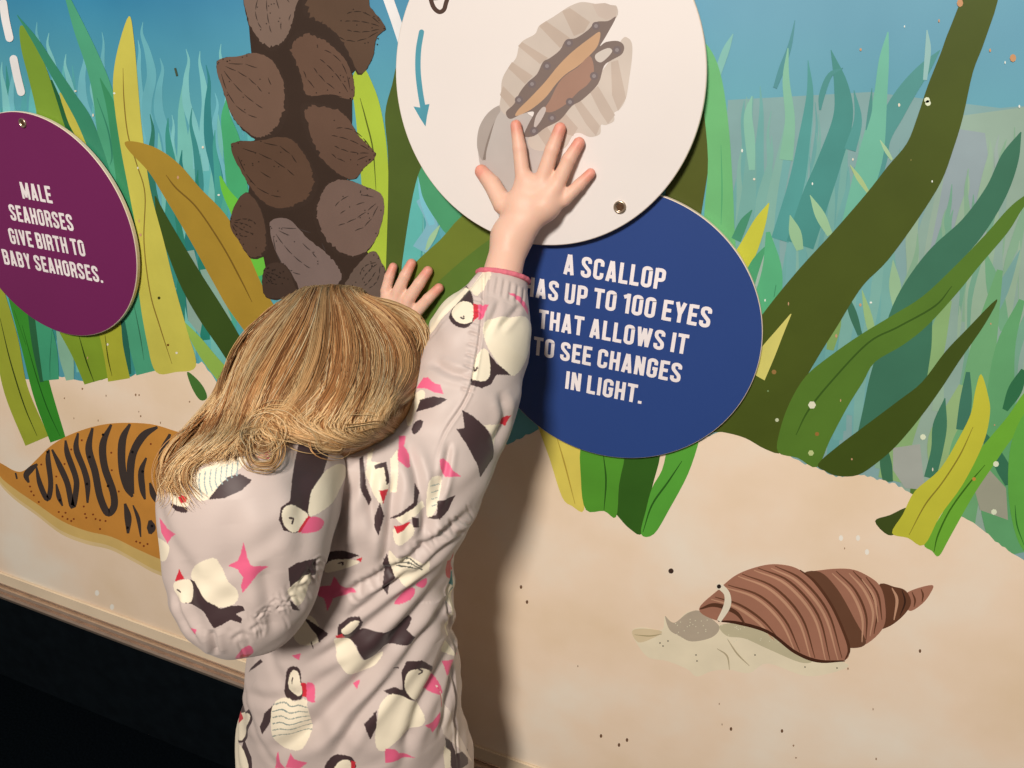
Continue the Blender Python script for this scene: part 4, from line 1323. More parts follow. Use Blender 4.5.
PR_SUIT = [
    # back, beside the hood
    ('s', HO([(575, 400), (600, 360), (650, 352), (702, 372), (660, 385), (612, 385), (592, 420), (575, 430)]), DRK),
    (P_, HO([(590, 405), (620, 382), (690, 386), (690, 400), (600, 426)]), CRM), ('s', HO([(690, 384), (710, 378), (708, 394)]), REDC),
    (.7, HO([(635, 395), (650, 392), (648, 400)]), DRK),
    ('s', HO([(563, 472), (608, 468), (620, 438), (640, 465), (692, 490), (655, 502), (615, 512), (600, 548), (588, 508), (568, 498)]), PNK),
    (P_, HO([(490, 600), (505, 560), (560, 575), (578, 640), (510, 655)]), CRM), ('s', HO([(520, 565), (560, 590), (602, 622), (575, 645), (560, 615)]), DRK),
    ('s', LO([(430, 275), (435, 235), (470, 212), (512, 206), (524, 232), (510, 260), (560, 258), (640, 250), (700, 213), (710, 222), (688, 262), (718, 282), (700, 305), (600, 320), (560, 355), (530, 365), (500, 310), (455, 290)]), DRK),
    (P_, LO([(445, 255), (480, 225), (508, 220), (505, 240), (470, 270)]), CRM), (P_, LO([(424, 276), (450, 265), (456, 286), (430, 292)]), REDC),
    (P_, LO([(418, 290), (455, 292), (500, 315), (530, 365), (600, 347), (565, 402), (510, 425), (460, 405), (425, 350)]), CRM),
    (P_, LO([(232, 490), (245, 410), (265, 388), (290, 400), (300, 450), (304, 500), (270, 518), (240, 510)]), DRK),
    (P_, LO([(250, 470), (260, 412), (280, 405), (295, 440), (298, 490), (272, 502)]), CRM),
    ('s', LO([(298, 448), (315, 450), (318, 500), (300, 500)]), REDC), (P_, LO([(316, 450), (340, 462), (353, 512), (318, 500)]), PNK),
    (P_, LO([(200, 520), (235, 508), (270, 520), (325, 508), (326, 600), (320, 660), (290, 697), (230, 695), (200, 640), (188, 580)]), CRM),
    ('s', LO([(148, 608), (165, 560), (195, 530), (188, 590), (160, 634)]), DRK),
    ('s', LO([(198, 765), (210, 700), (220, 742), (245, 765)]), PNK), ('s', LO([(240, 758), (255, 712), (272, 728), (322, 740), (290, 765)]), PNK),
    ('s', LO([(665, 470), (665, 410), (685, 372), (730, 358), (772, 385), (780, 415), (740, 400), (700, 400), (682, 440), (682, 480), (722, 510), (690, 508), (650, 492), (600, 487), (640, 462)]), DRK),
    (P_, LO([(672, 440), (690, 400), (740, 390), (777, 420), (750, 470), (715, 510), (680, 480)]), CRM),
    ('s', LO([(778, 413), (743, 470), (755, 477), (787, 430)]), REDC), (P_, LO([(784, 420), (803, 450), (804, 490), (756, 472)]), PNK),
    (P_, LO([(575, 580), (585, 530), (630, 485), (690, 507), (730, 530), (747, 580), (730, 610), (670, 640), (600, 697), (568, 670)]), CRM),
    ('s', LO([(528, 600), (572, 548), (572, 612), (550, 657)]), DRK),
    ('s', LO([(743, 602), (775, 590), (802, 553), (806, 582), (778, 632), (766, 612)]), PNK),
    ('s', LO([(604, 688), (640, 690), (655, 705), (712, 720), (660, 726), (603, 740)]), PNK),
    (P_, LO([(385, 775), (400, 732), (440, 720), (482, 722), (492, 775)]), DRK), (P_, LO([(415, 775), (440, 740), (474, 735), (478, 775)]), CRM), ('s', LO([(478, 735), (496, 742), (492, 772), (478, 772)]), REDC),
    (P_, LO([(50, 655), (48, 600), (80, 545), (110, 555), (112, 600), (90, 665)]), DRK), (P_, LO([(52, 640), (58, 600), (82, 560), (104, 565), (104, 600), (80, 660)]), CRM), (P_, LO([(62, 595), (80, 553), (86, 580), (70, 602)]), REDC),
    ('s', LO([(85, 655), (118, 720), (118, 775), (104, 775), (80, 700)]), DRK), (P_, LO([(52, 660), (90, 700), (105, 770), (58, 775)]), CRM),
    ('s', LO([(78, 405), (86, 410), (80, 450), (80, 490), (72, 455)]), PNK), ('s', LO([(115, 395), (150, 362), (160, 372), (145, 385), (108, 408)]), DRK),
    ('s', LO([(480, 472), (512, 455), (500, 482)]), PNK), ('s', LO([(263, 350), (298, 340), (290, 366)]), PNK),
    (P_, LO([(638, 168), (680, 112), (715, 108), (695, 140)]), PNK), (P_, LO([(718, 92), (755, 65), (752, 90), (735, 100)]), PNK),
    ('s', LO([(598, 0), (625, 30), (640, 60), (612, 125), (590, 108), (602, 50)]), DRK), (P_, LO([(615, 0), (690, 20), (765, 0), (740, 55), (695, 90), (650, 70)]), CRM),
    ('s', LO([(838, 80), (868, 60), (876, 110), (868, 200), (848, 350), (828, 340), (834, 200)]), CRM), ('s', LO([(838, 55), (862, 35), (872, 90), (866, 135), (850, 100), (836, 80)]), GRN), ('s', LO([(830, 0), (850, 0), (840, 70), (828, 60)]), REDC),
    ('s', LO([(825, 650), (850, 665), (860, 710), (935, 715), (942, 775), (850, 775)]), DRK), ('s', LO([(823, 680), (845, 700), (840, 775), (823, 775)]), CRM),
    ('s', LO([(820, 372), (845, 362), (842, 405), (825, 422)]), PNK), ('s', LO([(858, 322), (885, 325), (868, 348)]), PNK), ('s', LO([(902, 530), (912, 535), (938, 740), (925, 740)]), (240, 215, 195)), ('s', LO([(912, 535), (922, 590), (930, 625), (922, 620)]), REDC),
    # shoulder and upper arm
    ('s', AR([(275, 50), (300, 28), (325, 52), (345, 55), (358, 92), (320, 85), (290, 62)]), PNK),
    (P_, AR([(212, 135), (230, 115), (275, 78), (290, 100), (252, 160), (243, 205), (222, 215)]), CRM), ('s', AR([(255, 162), (270, 115), (320, 101), (374, 112), (350, 130), (315, 145)]), DRK),
    (P_, AR([(238, 225), (262, 195), (283, 198), (270, 230), (246, 248)]), DRK),
    ('s', AR([(188, 255), (215, 255), (208, 290), (228, 320), (232, 370), (218, 378), (180, 345), (186, 300)]), PNK),
    ('s', AR([(430, 153), (470, 175), (520, 220), (555, 278), (552, 340), (505, 414), (490, 370), (450, 290), (408, 228), (440, 222)]), DRK), ('s', AR([(515, 212), (590, 208), (558, 292), (545, 250)]), CRM),
    ('s', AR([(343, 345), (358, 338), (378, 356), (392, 385), (426, 408), (365, 410), (345, 376)]), PNK),
    (P_, AR([(298, 430), (350, 408), (347, 470), (320, 555), (300, 560)]), CRM), ('s', AR([(335, 503), (405, 481), (375, 540), (340, 568), (303, 574), (330, 550)]), DRK),
    ('s', AR([(148, 582), (200, 540), (242, 508), (250, 430), (270, 470), (255, 520), (200, 560)]), DRK), ('s', AR([(175, 570), (280, 503), (292, 528), (200, 590)]), CRM),
    ('s', AR([(68, 320), (92, 298), (80, 350), (140, 358), (148, 450), (120, 517), (90, 480), (58, 400)]), CRM), ('s', AR([(35, 340), (50, 330), (60, 440), (80, 500), (70, 524), (40, 450)]), DRK),
    ('s', AR([(92, 365), (140, 350), (152, 430), (140, 442), (130, 372), (95, 380)]), DRK), ('s', AR([(113, 462), (147, 458), (128, 512)]), REDC),
    ('s', AR([(155, 340), (182, 308), (185, 400), (180, 472), (155, 472)]), CRM), ('s', AR([(95, 560), (115, 508), (132, 560), (110, 632), (92, 600)]), DRK),
    (P_, AR([(172, 605), (235, 590), (242, 630), (200, 667), (170, 657)]), CRM), ('s', AR([(168, 603), (232, 578), (208, 612), (180, 626)]), REDC), ('s', AR([(235, 560), (262, 568), (266, 602), (240, 600)]), DRK),
    (P_, AR([(150, 700), (200, 718), (290, 738), (285, 775), (165, 775)]), CRM), ('s', AR([(125, 745), (142, 712), (162, 775), (133, 775)]), DRK),
    ('s', AR([(588, 190), (617, 172), (602, 218), (590, 210)]), REDC), (P_, AR([(30, 290), (70, 275), (60, 300)]), PNK), ('s', AR([(375, 745), (398, 700), (392, 765), (372, 775)]), REDC),
    # sleeve
    (P_, SL([(480, 225), (510, 175), (550, 160), (530, 215), (570, 270), (580, 320), (582, 410), (540, 450), (490, 440), (455, 400), (465, 360), (475, 300), (478, 260)]), DRK),
    (P_, SL([(467, 375), (490, 325), (540, 312), (577, 330), (580, 400), (550, 427), (500, 420)]), CRM), (P_, SL([(522, 195), (560, 160), (640, 150), (672, 170), (655, 220), (602, 285), (565, 260), (530, 215)]), CRM),
    ('s', SL([(578, 320), (605, 330), (605, 398), (580, 415)]), REDC), ('s', SL([(605, 330), (657, 335), (632, 398), (605, 412)]), PNK),
    (P_, SL([(635, 430), (670, 402), (770, 394), (870, 400), (888, 440), (872, 540), (840, 640), (790, 695), (740, 670), (660, 560), (632, 480)]), CRM),
    ('s', SL([(640, 555), (700, 630), (773, 693), (700, 690), (670, 740), (620, 760), (567, 742), (568, 708), (640, 722), (668, 690), (665, 600)]), DRK),
    (P_, SL([(600, 590), (635, 555), (662, 585), (668, 680), (640, 722), (580, 715), (575, 680)]), CRM),
    (.8, SL([(585, 655), (590, 668), (600, 655)]), DRK), (.6, SL([(515, 392), (528, 402), (530, 385)]), DRK),
    ('s', SL([(753, 270), (810, 288), (838, 315), (862, 355), (856, 385), (820, 330)]), PNK), ('s', SL([(295, 762), (330, 703), (382, 740), (420, 775), (370, 775), (345, 762)]), PNK),
    (.7, LO([(635, 395), (655, 400)]), DRK),
    (.8, LO([(722, 392), (735, 402), (722, 412)]), DRK), (.6, LO([(268, 430), (266, 452)]), DRK), (.5, LO([(335, 300), (345, 318)]), DRK),
] + [(.5, LO([(196 + i, 530 + i * 22), (232, 522 + i * 22), (262, 535 + i * 20), (296, 528 + i * 21), (325, 530 + i * 21)]), (128, 138, 128)) for i in range(6)] \
  + [(.45, AR([(180, 735 + i * 12), (230, 732 + i * 10), (275, 745 + i * 8)]), (80, 80, 70)) for i in range(3)] \
  + [(.4, AR([(308 + i * 3, 445 + i * 26), (345 - i * 5, 438 + i * 26)]), (150, 160, 148)) for i in range(4)]

SLEEVE_UP = [q for q in PR_SUIT if 440 < q[1][0][0] < 540 and q[1][0][1] < 400 and q[2] != GRN and len(q[1]) > 3][:10]
PR_SUIT += [(k_, [(x - 215, y + 128) for x, y in pts], c_) for k_, pts, c_ in SLEEVE_UP]

# ---- cloth material
m, N, L, p = principled('printed_nylon', (0.5, 0.4, 0.38, 1), 0.50, spec=0.35)
at_ = N.new('ShaderNodeAttribute'); at_.attribute_name = 'Col'
L.new(at_.outputs['Color'], p.inputs['Base Color'])
p.inputs['Sheen Weight'].default_value = 0.12
tc = N.new('ShaderNodeTexCoord')
n1 = N.new('ShaderNodeTexNoise'); n1.inputs['Scale'].default_value = 28; n1.inputs['Detail'].default_value = 4
n1.inputs['Distortion'].default_value = .6
L.new(tc.outputs['Object'], n1.inputs['Vector'])
bn = N.new('ShaderNodeBump'); bn.inputs['Strength'].default_value = .10; bn.inputs['Distance'].default_value = .006
L.new(n1.outputs['Fac'], bn.inputs['Height'])
L.new(bn.outputs[0], p.inputs['Normal'])
cloth = m

# ---- folds: pixel polylines, width px, depth m
FOLDS = [
    ([(452, 560), (425, 600), (385, 655), (330, 710), (270, 765)], 9, .0065),
    ([(456, 585), (430, 625), (390, 680), (350, 730), (325, 775)], 7, .0055),
    ([(458, 620), (440, 665), (415, 720), (400, 775)], 7, .0045),
    ([(440, 565), (400, 600), (350, 640), (300, 668)], 6, .0040),
    ([(420, 560), (380, 595), (345, 620)], 4, .0030),
    ([(456, 650), (448, 690), (440, 740)], 4, .0030),
    ([(475, 508), (440, 535), (400, 565), (350, 592), (322, 608)], 4, .0035),
    ([(480, 520), (445, 548), (405, 578), (360, 602)], 3.0, .0020),
    ([(395, 470), (392, 500), (388, 540), (384, 575)], 5, .0050),
    ([(372, 462), (370, 500), (378, 540)], 4, .0025),
    ([(405, 440), (418, 480), (424, 520), (420, 555)], 5, .0040),
    ([(440, 470), (432, 500), (426, 540)], 5, .0035),
    ([(450, 440), (444, 475), (436, 505)], 3, .0025),
    ([(350, 470), (340, 510), (330, 560)], 6, .0040),
    ([(484, 262), (483, 300), (478, 350), (468, 395), (445, 432), (434, 462)], 1.3, .0016),
    ([(500, 300), (492, 320), (484, 335)], 3, .0018), ([(520, 305), (508, 320), (498, 330)], 3, .0018),
    ([(430, 360), (450, 372), (470, 376)], 4, .0025), ([(500, 390), (505, 420), (492, 450)], 5, .0030),
    ([(452, 552), (454, 600), (453, 660), (455, 720), (458, 775)], 1.5, .0022),
    ([(240, 690), (270, 700), (310, 690), (350, 660)], 6, .0022),
]
for i in range(14):
    t_ = i / 13
    x, y = 470 - 120 * t_, 512 + 82 * t_
    FOLDS.append(([(x - 9, y - 2 - RL.uniform(0, 3)), (x, y + 2), (x + 9, y + 6 + RL.uniform(0, 3))] if i % 2 else [(x - 5, y - 8), (x, y), (x + 3, y + 9)], RL.uniform(1.2, 2.2), RL.uniform(.0006, .0014)))
for i in range(9):
    t_ = i / 8
    x, y = 479 - 12 * t_, 300 + 90 * t_
    FOLDS.append(([(x - 7, y - 2), (x, y), (x + 7, y + 3)], 1.4, .0010))
for i in range(7):
    x = 486 + i * 6.5
    FOLDS.append(([(x, 268 + i * 3.2), (x - 2, 280 + i * 3), (x - 4, 292 + i * 2.5)], 1.6, .0008))
FOLDS_H = [([(230, 500), (232, 560), (238, 620)], 10, .0020), ([(262, 560), (268, 600), (275, 640)], 6, .0025),
           ([(185, 560), (190, 600), (205, 640)], 6, .0025), ([(300, 470), (305, 520), (300, 570)], 8, .0020),
           ([(176, 590), (184, 620), (200, 645)], 2.0, .0020), ([(212, 628), (214, 645), (216, 655)], 3, .003)]
for i in range(34):
    t_ = RL.random() ** .7
    x, y = 232 + 88 * t_, 648 - 66 * t_ ** 1.5 - RL.uniform(-6, 14)
    FOLDS_H.append(([(x - 6, y - 9 - RL.uniform(0, 10)), (x, y), (x + 2, y + 9)] if i % 2 else [(x - 9, y - 3), (x, y - 8 - RL.uniform(0, 8)), (x + 8, y - 6)], RL.uniform(1.0, 2.0), RL.uniform(.0003, .0008)))


def cloth_mesh(name, F, lo, hi, h, lines, prints, parent, mat, sub=True):
    V, Q = nets(F, lo, hi, h, 14)
    if sub:
        V, Q = subdivide(V, Q)
        n, f = grad(F, V)
        V = V - n * f[:, None]
    n, f = grad(F, V)
    if sub:
        fm_ = ((n[Q].mean(1) @ PN) < .12) & (V[Q].mean(1)[:, 2] > .33)
        Vs, Fs = subdivide(V, Q[fm_])
        rest = Q[~fm_]
        used = np.zeros(len(Vs), bool); used[Fs.ravel()] = True; used[rest.ravel()] = True
        remap = np.cumsum(used) - 1
        V = Vs[used]; Q = remap[np.vstack([Fs, rest])]
        n, f = grad(F, V)
        V = V - n * np.clip(f, -.001, .001)[:, None]
    facing = (n @ PN) < 0.25
    bvh = BVHTree.FromPolygons([Vector(v) for v in V], Q.tolist())
    disp = folds(V, n, bvh, lines, facing)
    # soft overall crumple
    X = V
    disp += .0009 * np.sin(X @ np.array([61, 35, 48]) + 2 * np.sin(X @ np.array([33, -20, 57]))) + .0006 * np.sin(X @ np.array([-90, 70, 110]) + 1.7 * np.sin(X @ np.array([50, 44, -61])))
    cax = (WRR - CUFF_R) / np.linalg.norm(WRR - CUFF_R)
    below = -((V - CUFF_R) @ cax)
    nearc = np.linalg.norm(V - CUFF_R, axis=1) < .06
    disp = np.where(nearc, disp * np.clip(below / .012, 0, 1), disp)
    col = print_cols(V, bvh, prints, facing)
    V = V + n * disp[:, None]
    return mesh_np(name, V, Q, mat, parent, True, col), bvh


alls = np.array([SHR, SHL, ELL_, CUFF_R, PELV, ankL, ankR, CHEST])
suit, bvh_s = cloth_mesh('snowsuit', f_suit, alls.min(0) - [.13, .14, .03], alls.max(0) + [.13, .04, .06], 0.0034, FOLDS, PR_SUIT, person, cloth)
tag(suit, 'grey snowsuit printed with puffins')
hc = np.array([p_ for p_, _ in hood_pts])
hood, bvh_h = cloth_mesh('hood', f_hood, np.minimum(hc.min(0), at(240, 470, .285)) - [.08, .08, .12], np.maximum(hc.max(0), at(325, 470, .265)) + [.08, .09, .12], 0.0028, FOLDS_H, PR_HOOD, suit, cloth)

# pink elastic edge of the right cuff, and of the left one
pinkm = noisy('pink_elastic', alb((222, 112, 122)), .1, 300, .7, bump=.4, bscale=900)


def cuff_ring(center, axis, r_, name, parent):
    """an elastic edge that follows the real outline of the sleeve opening"""
    axis = axis / np.linalg.norm(axis)
    u_ = np.cross(axis, [0, 1, 0.2]); u_ /= np.linalg.norm(u_); v_ = np.cross(axis, u_)
    c0 = center - axis * .0012
    n1_, n2_ = 72, 10
    rad = []
    for i in range(n1_):
        a_ = 2 * math.pi * i / n1_
        rr = np.linspace(.006, .060, 120)
        f = f_suit(c0 + (u_ * math.cos(a_) + v_ * math.sin(a_))[None] * rr[:, None])
        k_ = np.argmax(f > 0)
        rad.append(rr[k_])
    rad = np.array(rad)
    for _ in range(3): rad = (np.roll(rad, 1) + 2 * rad + np.roll(rad, -1)) / 4
    V, F = [], []
    for i in range(n1_):
        a_ = 2 * math.pi * i / n1_
        for j in range(n2_):
            b_ = 2 * math.pi * j / n2_
            V.append(c0 + (u_ * math.cos(a_) + v_ * math.sin(a_)) * (rad[i] + .0006 + .0004 * math.sin(a_ * 17) + r_ * math.cos(b_)) + axis * r_ * 1.4 * math.sin(b_))
            F.append((i * n2_ + j, ((i + 1) % n1_) * n2_ + j, ((i + 1) % n1_) * n2_ + (j + 1) % n2_, i * n2_ + (j + 1) % n2_))
    return mesh_np(name, V, F, pinkm, parent)


tag(cuff_ring(CUFF_R, WRR - CUFF_R, .0018, 'cuff_trim', suit), 'pink elastic cuff edge')
# boots
bootm = noisy('dark_boot_rubber', (.02, .02, .03, 1), .1, 50, .5)


def f_boots(P):
    d = np.full(len(P), 9.)
    for c in (ankL, ankR):
        c = np.array(c)
        e = cone(P, c + [0, -.012, .045], c + [0, -.010, -.020], .044, .042)
        e = smin(e, cone(P, c + [0, -.018, -.024], c + [0, .088, -.030], .036, .030), .02)
        e = np.maximum(e, -(P[:, 2] - .0))
        d = np.minimum(d, e)
    return d


for c in (ankL, ankR):
    def fb(P, c=np.array(c)):
        e = cone(P, c + [0, -.012, .045], c + [0, -.010, -.020], .044, .042)
        e = smin(e, cone(P, c + [0, -.018, -.024], c + [0, .088, -.030], .036, .030), .02)
        return np.maximum(e, .0008 - P[:, 2])
    bv_, bf_ = nets(fb, c - [.07, .08, .065], c + [.07, .15, .11], .004, 10)
    mesh_np('boot', bv_, bf_, bootm, person)

# ------------------------------------------------------------------ hair
def f_hair(P):
    d = ell(P, hp(0, -.014, .006), (.0785, .082, .082), HR)
    d = smin(d, cone(P, hp(-.015, -.020, .0), at(296, 415, .260), .062, .034), .035)
    d = smin(d, cone(P, hp(.0, -.025, -.0), at(340, 412, .262), .062, .030), .035)
    d = smin(d, cone(P, hp(.012, -.015, -.0), at(368, 402, .235), .054, .020), .035)
    d = smin(d, cone(P, hp(-.026, -.02, -.01), at(252, 420, .262), .053, .028), .04)
    d = smin(d, cone(P, at(275, 405, .245), at(204, 452, .295), .032, .015), .04)
    face = ell(P, hp(.018, .085, -.050), (.062, .060, .068), HR)
    d = -smin(-d, face, .012)
    return d


hv, hf = nets(f_hair, HC - [.22, .18, .17], HC + [.15, .14, .13], .003, 12)
bvh_hair = BVHTree.FromPolygons([Vector(v) for v in hv], hf.tolist())
m, N, L, p = principled('blond_hair', (0.4, 0.25, 0.1, 1), 0.46, spec=0.35)
at_ = N.new('ShaderNodeAttribute'); at_.attribute_name = 'Col'
L.new(at_.outputs['Color'], p.inputs['Base Color'])
hairm = m
hcol = np.tile(np.array(alb((172, 120, 72)))[:3], (len(hv), 1))


def GH(P): return sc(P, (140, 260), 3.2)


GUIDES = [
    GH([(480, 98), (400, 140), (335, 205), (285, 290), (245, 390), (190, 490), (110, 580), (62, 660), (58, 745)]),
    GH([(500, 95), (430, 160), (350, 240), (300, 340), (260, 450), (200, 540), (130, 620), (85, 690), (110, 760)]),
    GH([(520, 93), (450, 180), (385, 270), (330, 370), (290, 480), (240, 560), (180, 620), (120, 680), (150, 740)]),
    GH([(540, 92), (480, 190), (420, 290), (370, 390), (330, 490), (300, 560), (250, 610), (200, 640), (170, 680)]),
    GH([(560, 92), (520, 190), (460, 300), (410, 400), (375, 480), (350, 540), (335, 580), (350, 610), (380, 600)]),
    GH([(580, 92), (560, 190), (520, 300), (470, 400), (430, 470), (400, 520), (420, 560), (480, 570), (530, 560)]),
    GH([(600, 92), (600, 190), (590, 300), (550, 400), (500, 470), (470, 510), (500, 545), (560, 570), (610, 590)]),
    GH([(620, 92), (640, 190), (650, 300), (630, 400), (580, 480), (550, 520), (570, 550), (620, 575), (650, 600)]),
    GH([(640, 93), (685, 190), (710, 300), (700, 400), (660, 480), (630, 530), (650, 560), (690, 575), (740, 575)]),
    GH([(660, 94), (720, 180), (765, 280), (770, 380), (740, 460), (710, 520), (715, 550), (750, 565), (790, 560)]),
    GH([(680, 97), (760, 170), (820, 260), (840, 350), (810, 430), (780, 490), (765, 530), (780, 550), (815, 555)]),
    GH([(700, 100), (790, 160), (860, 230), (890, 310), (870, 380), (830, 430), (800, 470), (790, 500), (800, 525)]),
    GH([(715, 104), (810, 150), (880, 200), (918, 270), (915, 340), (890, 390), (860, 425), (840, 450), (835, 475)]),
    GH([(730, 108), (820, 142), (890, 185), (928, 240), (936, 300), (925, 350), (905, 380), (890, 400), (880, 415)]),
]
GUIDES = [[(g[0][0] + (330 - g[0][0]) * -.05, g[0][1] + 3)] + g[1:] for g in GUIDES]
GUIDES = [[(min(x, 426 - (x > 420) * 0), y) for x, y in g] for g in GUIDES]
GA = np.array([smooth_open([(335 + (g[0][0] - 335) * .8, g[0][1] - 9)] + g, 4) for g in GUIDES])          # guides x points x 2
rh = random.Random(9)
HV, HF, HCo = [], [], []
PAL = [np.array(alb(c)[:3]) for c in ((232, 188, 132), (212, 160, 104), (190, 134, 82), (162, 106, 60), (134, 84, 46), (244, 208, 158))]


def add_strand(P, r, c):
    P = np.asarray(P)
    n = len(P)
    d = np.gradient(P, axis=0); d /= np.linalg.norm(d, axis=1)[:, None] + 1e-9
    ref = np.array([.3, -.8, .5])
    u_ = np.cross(d, ref); u_ /= np.linalg.norm(u_, axis=1)[:, None] + 1e-9
    v_ = np.cross(d, u_)
    t = np.linspace(0, 1, n)
    rr = r * np.clip(np.minimum(t * 6 + .4, (1 - t) * 3 + .12), 0, 1)
    base = sum(len(x) for x in HV[-1:]) * 0 + add_strand.n
    for k in range(3):
        a_ = 2 * math.pi * k / 3
        HV.append(P + (u_ * math.cos(a_) + v_ * math.sin(a_)) * rr[:, None])
    i = np.arange(n - 1)
    for k in range(3):
        k2 = (k + 1) % 3
        HF.append(np.stack([base + k * n + i, base + k2 * n + i, base + k2 * n + i + 1, base + k * n + i + 1], 1))
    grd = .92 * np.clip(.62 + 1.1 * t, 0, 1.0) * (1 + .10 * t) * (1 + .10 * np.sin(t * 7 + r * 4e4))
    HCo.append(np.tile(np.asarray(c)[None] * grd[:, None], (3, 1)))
    add_strand.n += 3 * n


add_strand.n = 0
CV = Vector(CAM)


def lift_path(pts, extras):
    """lay a traced path on the hair volume / the cloth below it, following the surface in depth"""
    D, dep = [], []
    for x, y in pts:
        d = ray(x, y); dn = d / np.linalg.norm(d)
        D.append(dn)
        best = np.nan
        for b, off in ((bvh_hair, 0.0), (bvh_s, .004), (bvh_h, .004)):
            if b is bvh_s and x > 372: continue
            h = b.ray_cast(CV, Vector(dn))
            if h[0] is not None and (np.isnan(best) or h[3] - off < best): best = h[3] - off
        dep.append(best)
    dep = np.array(dep)
    ok = ~np.isnan(dep)
    if ok.sum() < 4: return []
    ii = np.arange(len(dep))
    dep = np.interp(ii, ii[ok], dep[ok])
    for _ in range(3):
        sm_ = dep.copy(); sm_[1:-1] = (dep[:-2] + 2 * dep[1:-1] + dep[2:]) / 4
        dep = np.minimum(dep, sm_) * .5 + sm_ * .5
    first = int(np.argmax(ok))
    for k_ in range(first): dep[k_] = dep[first] + .004 * (first - k_)
    last_ = len(ok) - 1 - int(np.argmax(ok[::-1]))
    return [CAM + D[k_] * (dep[k_] - extras[k_]) for k_ in range(max(0, first - 2), min(len(D), last_ + 6))]


# clumps between guides
for ci in range(420):
    s = rh.uniform(0, len(GA) - 1.001)
    i = int(s); f = s - i
    core = GA[i] * (1 - f) + GA[i + 1] * f
    wob = rh.uniform(0, 6.28); amp = rh.uniform(0.5, 5.0); fr = rh.uniform(1.5, 3.5)
    start = rh.choice([0, 0, 0, rh.randrange(0, 10)])
    end = len(core) - rh.choice([0, 0, 1, rh.randrange(1, 9)])
    layer = rh.random() ** 1.5 * .0045
    shade = rh.choice([0, 0, 1, 1, 1, 2, 2, 2, 3, 3, 4, 5])
    nS = rh.randrange(14, 30)
    spread = rh.uniform(1.5, 4.5)
    drift = rh.gauss(0, .85)
    if rh.random() < .12: drift *= 2.2
    for k in range(nS):
        o1 = rh.gauss(0, spread); o2 = rh.gauss(0, spread * .8)
        ex = rh.gauss(0, .0008)
        P, X_ = [], []
        en = max(start + 6, end - rh.randrange(0, 4))
        for j in range(start, min(en, len(core))):
            t = j / (len(core) - 1)
            tang = core[min(j + 1, len(core) - 1)] - core[max(j - 1, 0)]
            nn_ = np.array([-tang[1], tang[0]]) / (np.linalg.norm(tang) + 1e-6)
            sp = o1 * (.35 + .65 * math.sin(math.pi * min(1, t * 1.3))) + o2 * t * .5 * (1 + t)
            w_ = amp * math.sin(wob + fr * t * 6.28) * t
            s2 = min(max(s + drift * t * t * 1.4, 0), len(GA) - 1.001); i2 = int(s2); f2 = s2 - i2
            cj = GA[i2][j] * (1 - f2) + GA[i2 + 1][j] * f2
            x, y = cj + nn_ * (sp + w_)
            P.append((x, y)); X_.append(layer * (.15 + .85 * math.sin(math.pi * min(1, t * 1.1))) + ex + .0008)
        P = lift_path(P, X_)
        if len(P) < 5: continue
        c = PAL[shade] * rh.uniform(.94, 1.06) * (1 + .16 * math.sin(s * 1.9 + .6) + .10 * math.sin(s * 4.7))
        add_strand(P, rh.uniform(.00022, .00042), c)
# loose single hairs
for ci in range(420):
    s = rh.uniform(0, len(GA) - 1.001); dr = rh.gauss(0, 1.6); ph = rh.uniform(0, 6.28); a_ = rh.uniform(2, 8); st = rh.randrange(0, 14)
    P, X_ = [], []
    for j in range(st, GA.shape[1] - rh.randrange(0, 6)):
        t = j / (GA.shape[1] - 1)
        s2 = min(max(s + dr * t, 0), len(GA) - 1.001); i2 = int(s2); f2 = s2 - i2
        q = GA[i2][j] * (1 - f2) + GA[i2 + 1][j] * f2
        P.append((q[0] + a_ * math.sin(ph + 5 * t) * t, q[1] + a_ * .5 * math.cos(ph + 4 * t) * t)); X_.append(.002 + .006 * t)
    P = lift_path(P, X_)
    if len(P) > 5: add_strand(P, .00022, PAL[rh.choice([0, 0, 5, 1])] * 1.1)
# curls along the bottom edge
CURLS = [GH([(370, 560), (345, 600), (360, 650), (420, 655), (440, 610), (420, 560), (380, 500), (420, 475), (480, 490), (540, 535), (600, 570), (640, 600), (620, 635)]),
         GH([(330, 590), (350, 520), (410, 478), (470, 480), (520, 520), (580, 555), (640, 580), (700, 590), (760, 575)]),
         GH([(300, 560), (340, 540), (400, 530), (460, 550), (520, 575), (580, 590), (620, 580)]),
         GH([(640, 540), (700, 530), (760, 525), (820, 550), (850, 575)]),
         GH([(350, 600), (330, 560), (360, 520), (410, 510), (450, 540), (440, 590), (400, 620), (360, 610)]),
         GH([(240, 540), (180, 600), (120, 650), (90, 700), (70, 740), (80, 768)]), GH([(250, 560), (200, 610), (150, 660), (140, 710), (165, 760), (190, 790)]), GH([(230, 500), (150, 560), (90, 620), (60, 690), (70, 760), (50, 790)]),
         GH([(520, 520), (560, 560), (580, 600), (640, 610), (650, 580)])]
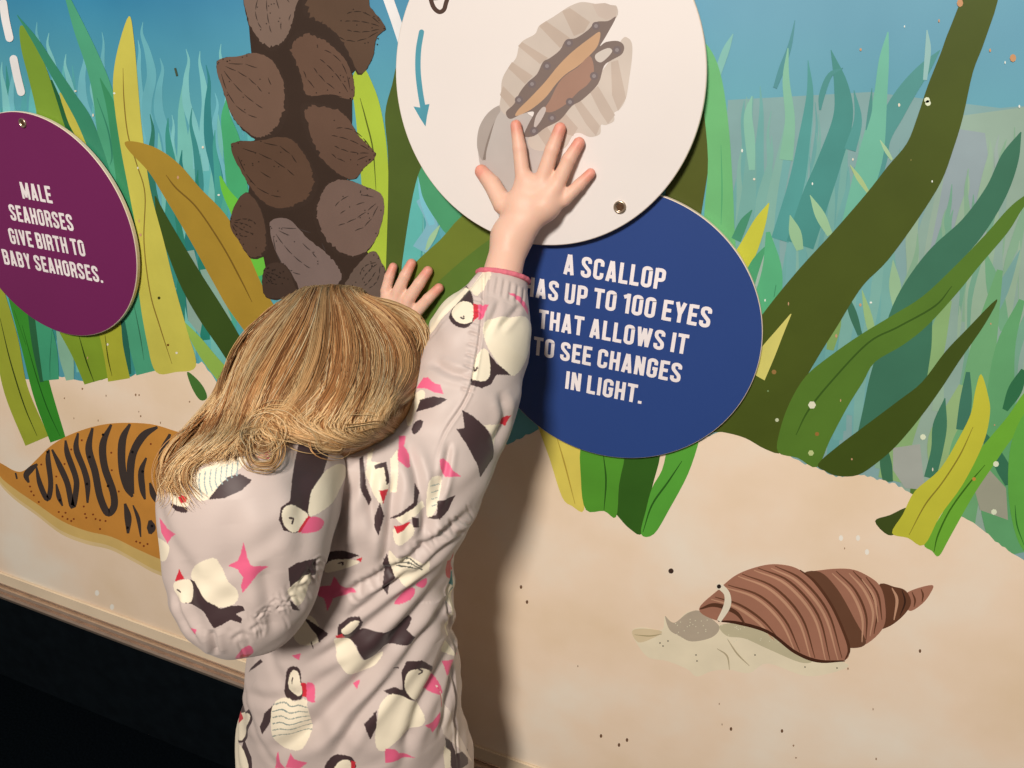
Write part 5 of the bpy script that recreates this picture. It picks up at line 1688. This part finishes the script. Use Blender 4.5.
for g in CURLS:
    core = smooth_open(g, 5)
    for k in range(24):
        o1 = rh.gauss(0, 4.2); ph = rh.uniform(0, 6.28)
        P = []
        st = rh.randrange(0, 6); en = len(core) - rh.randrange(0, 8)
        ly = rh.uniform(.001, .008)
        for j in range(st, en):
            tang = core[min(j + 1, len(core) - 1)] - core[max(j - 1, 0)]
            nn_ = np.array([-tang[1], tang[0]]) / (np.linalg.norm(tang) + 1e-6)
            x, y = core[j] + nn_ * (o1 * (1 + .5 * math.sin(ph + j * .25)))
            P.append((x, y))
        P = lift_path(P, [ly] * len(P))
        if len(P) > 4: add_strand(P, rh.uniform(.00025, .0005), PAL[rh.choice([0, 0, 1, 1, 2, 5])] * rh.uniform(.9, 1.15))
# all round the head: strands that run down the hair volume from wherever they start
hn, _ = grad(f_hair, hv)
top = np.where(hv[:, 2] > HC[2] - .06)[0]
for k in range(3200):
    v0 = hv[top[rh.randrange(len(top))]]
    p_ = Vector(v0)
    P = []
    sway = rh.uniform(-.35, .35); fr = rh.uniform(20, 60); ph = rh.uniform(0, 6.28); off = rh.uniform(.0002, .0022)
    for j in range(rh.randrange(9, 20)):
        loc, nrm, _i, _d = bvh_hair.find_nearest(p_)
        if loc is None: break
        q = (np.array(loc) - hp(.018, .085, -.050)) @ HR / np.array([.066, .064, .072])
        if q @ q < 1: break
        if nrm.z < -.75 and j > 2: break
        P.append(np.array(loc + nrm * off))
        g_ = Vector((sway + .3 * math.sin(ph + fr * p_.z) - .25, -.15, -1.0))
        g_ = g_ - nrm * g_.dot(nrm)
        if g_.length < 1e-3: break
        p_ = loc + g_.normalized() * .009
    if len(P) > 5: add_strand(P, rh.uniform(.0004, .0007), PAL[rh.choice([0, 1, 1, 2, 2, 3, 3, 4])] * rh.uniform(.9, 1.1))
HVa = np.vstack([hv] + [np.vstack(HV)])
HFa = np.vstack([hf, np.vstack(HF) + len(hv)])
HCa = np.vstack([hcol, np.vstack(HCo)])
hair = mesh_np('hair', HVa, HFa, hairm, person, True, HCa)
tag(hair, 'wavy blond hair')
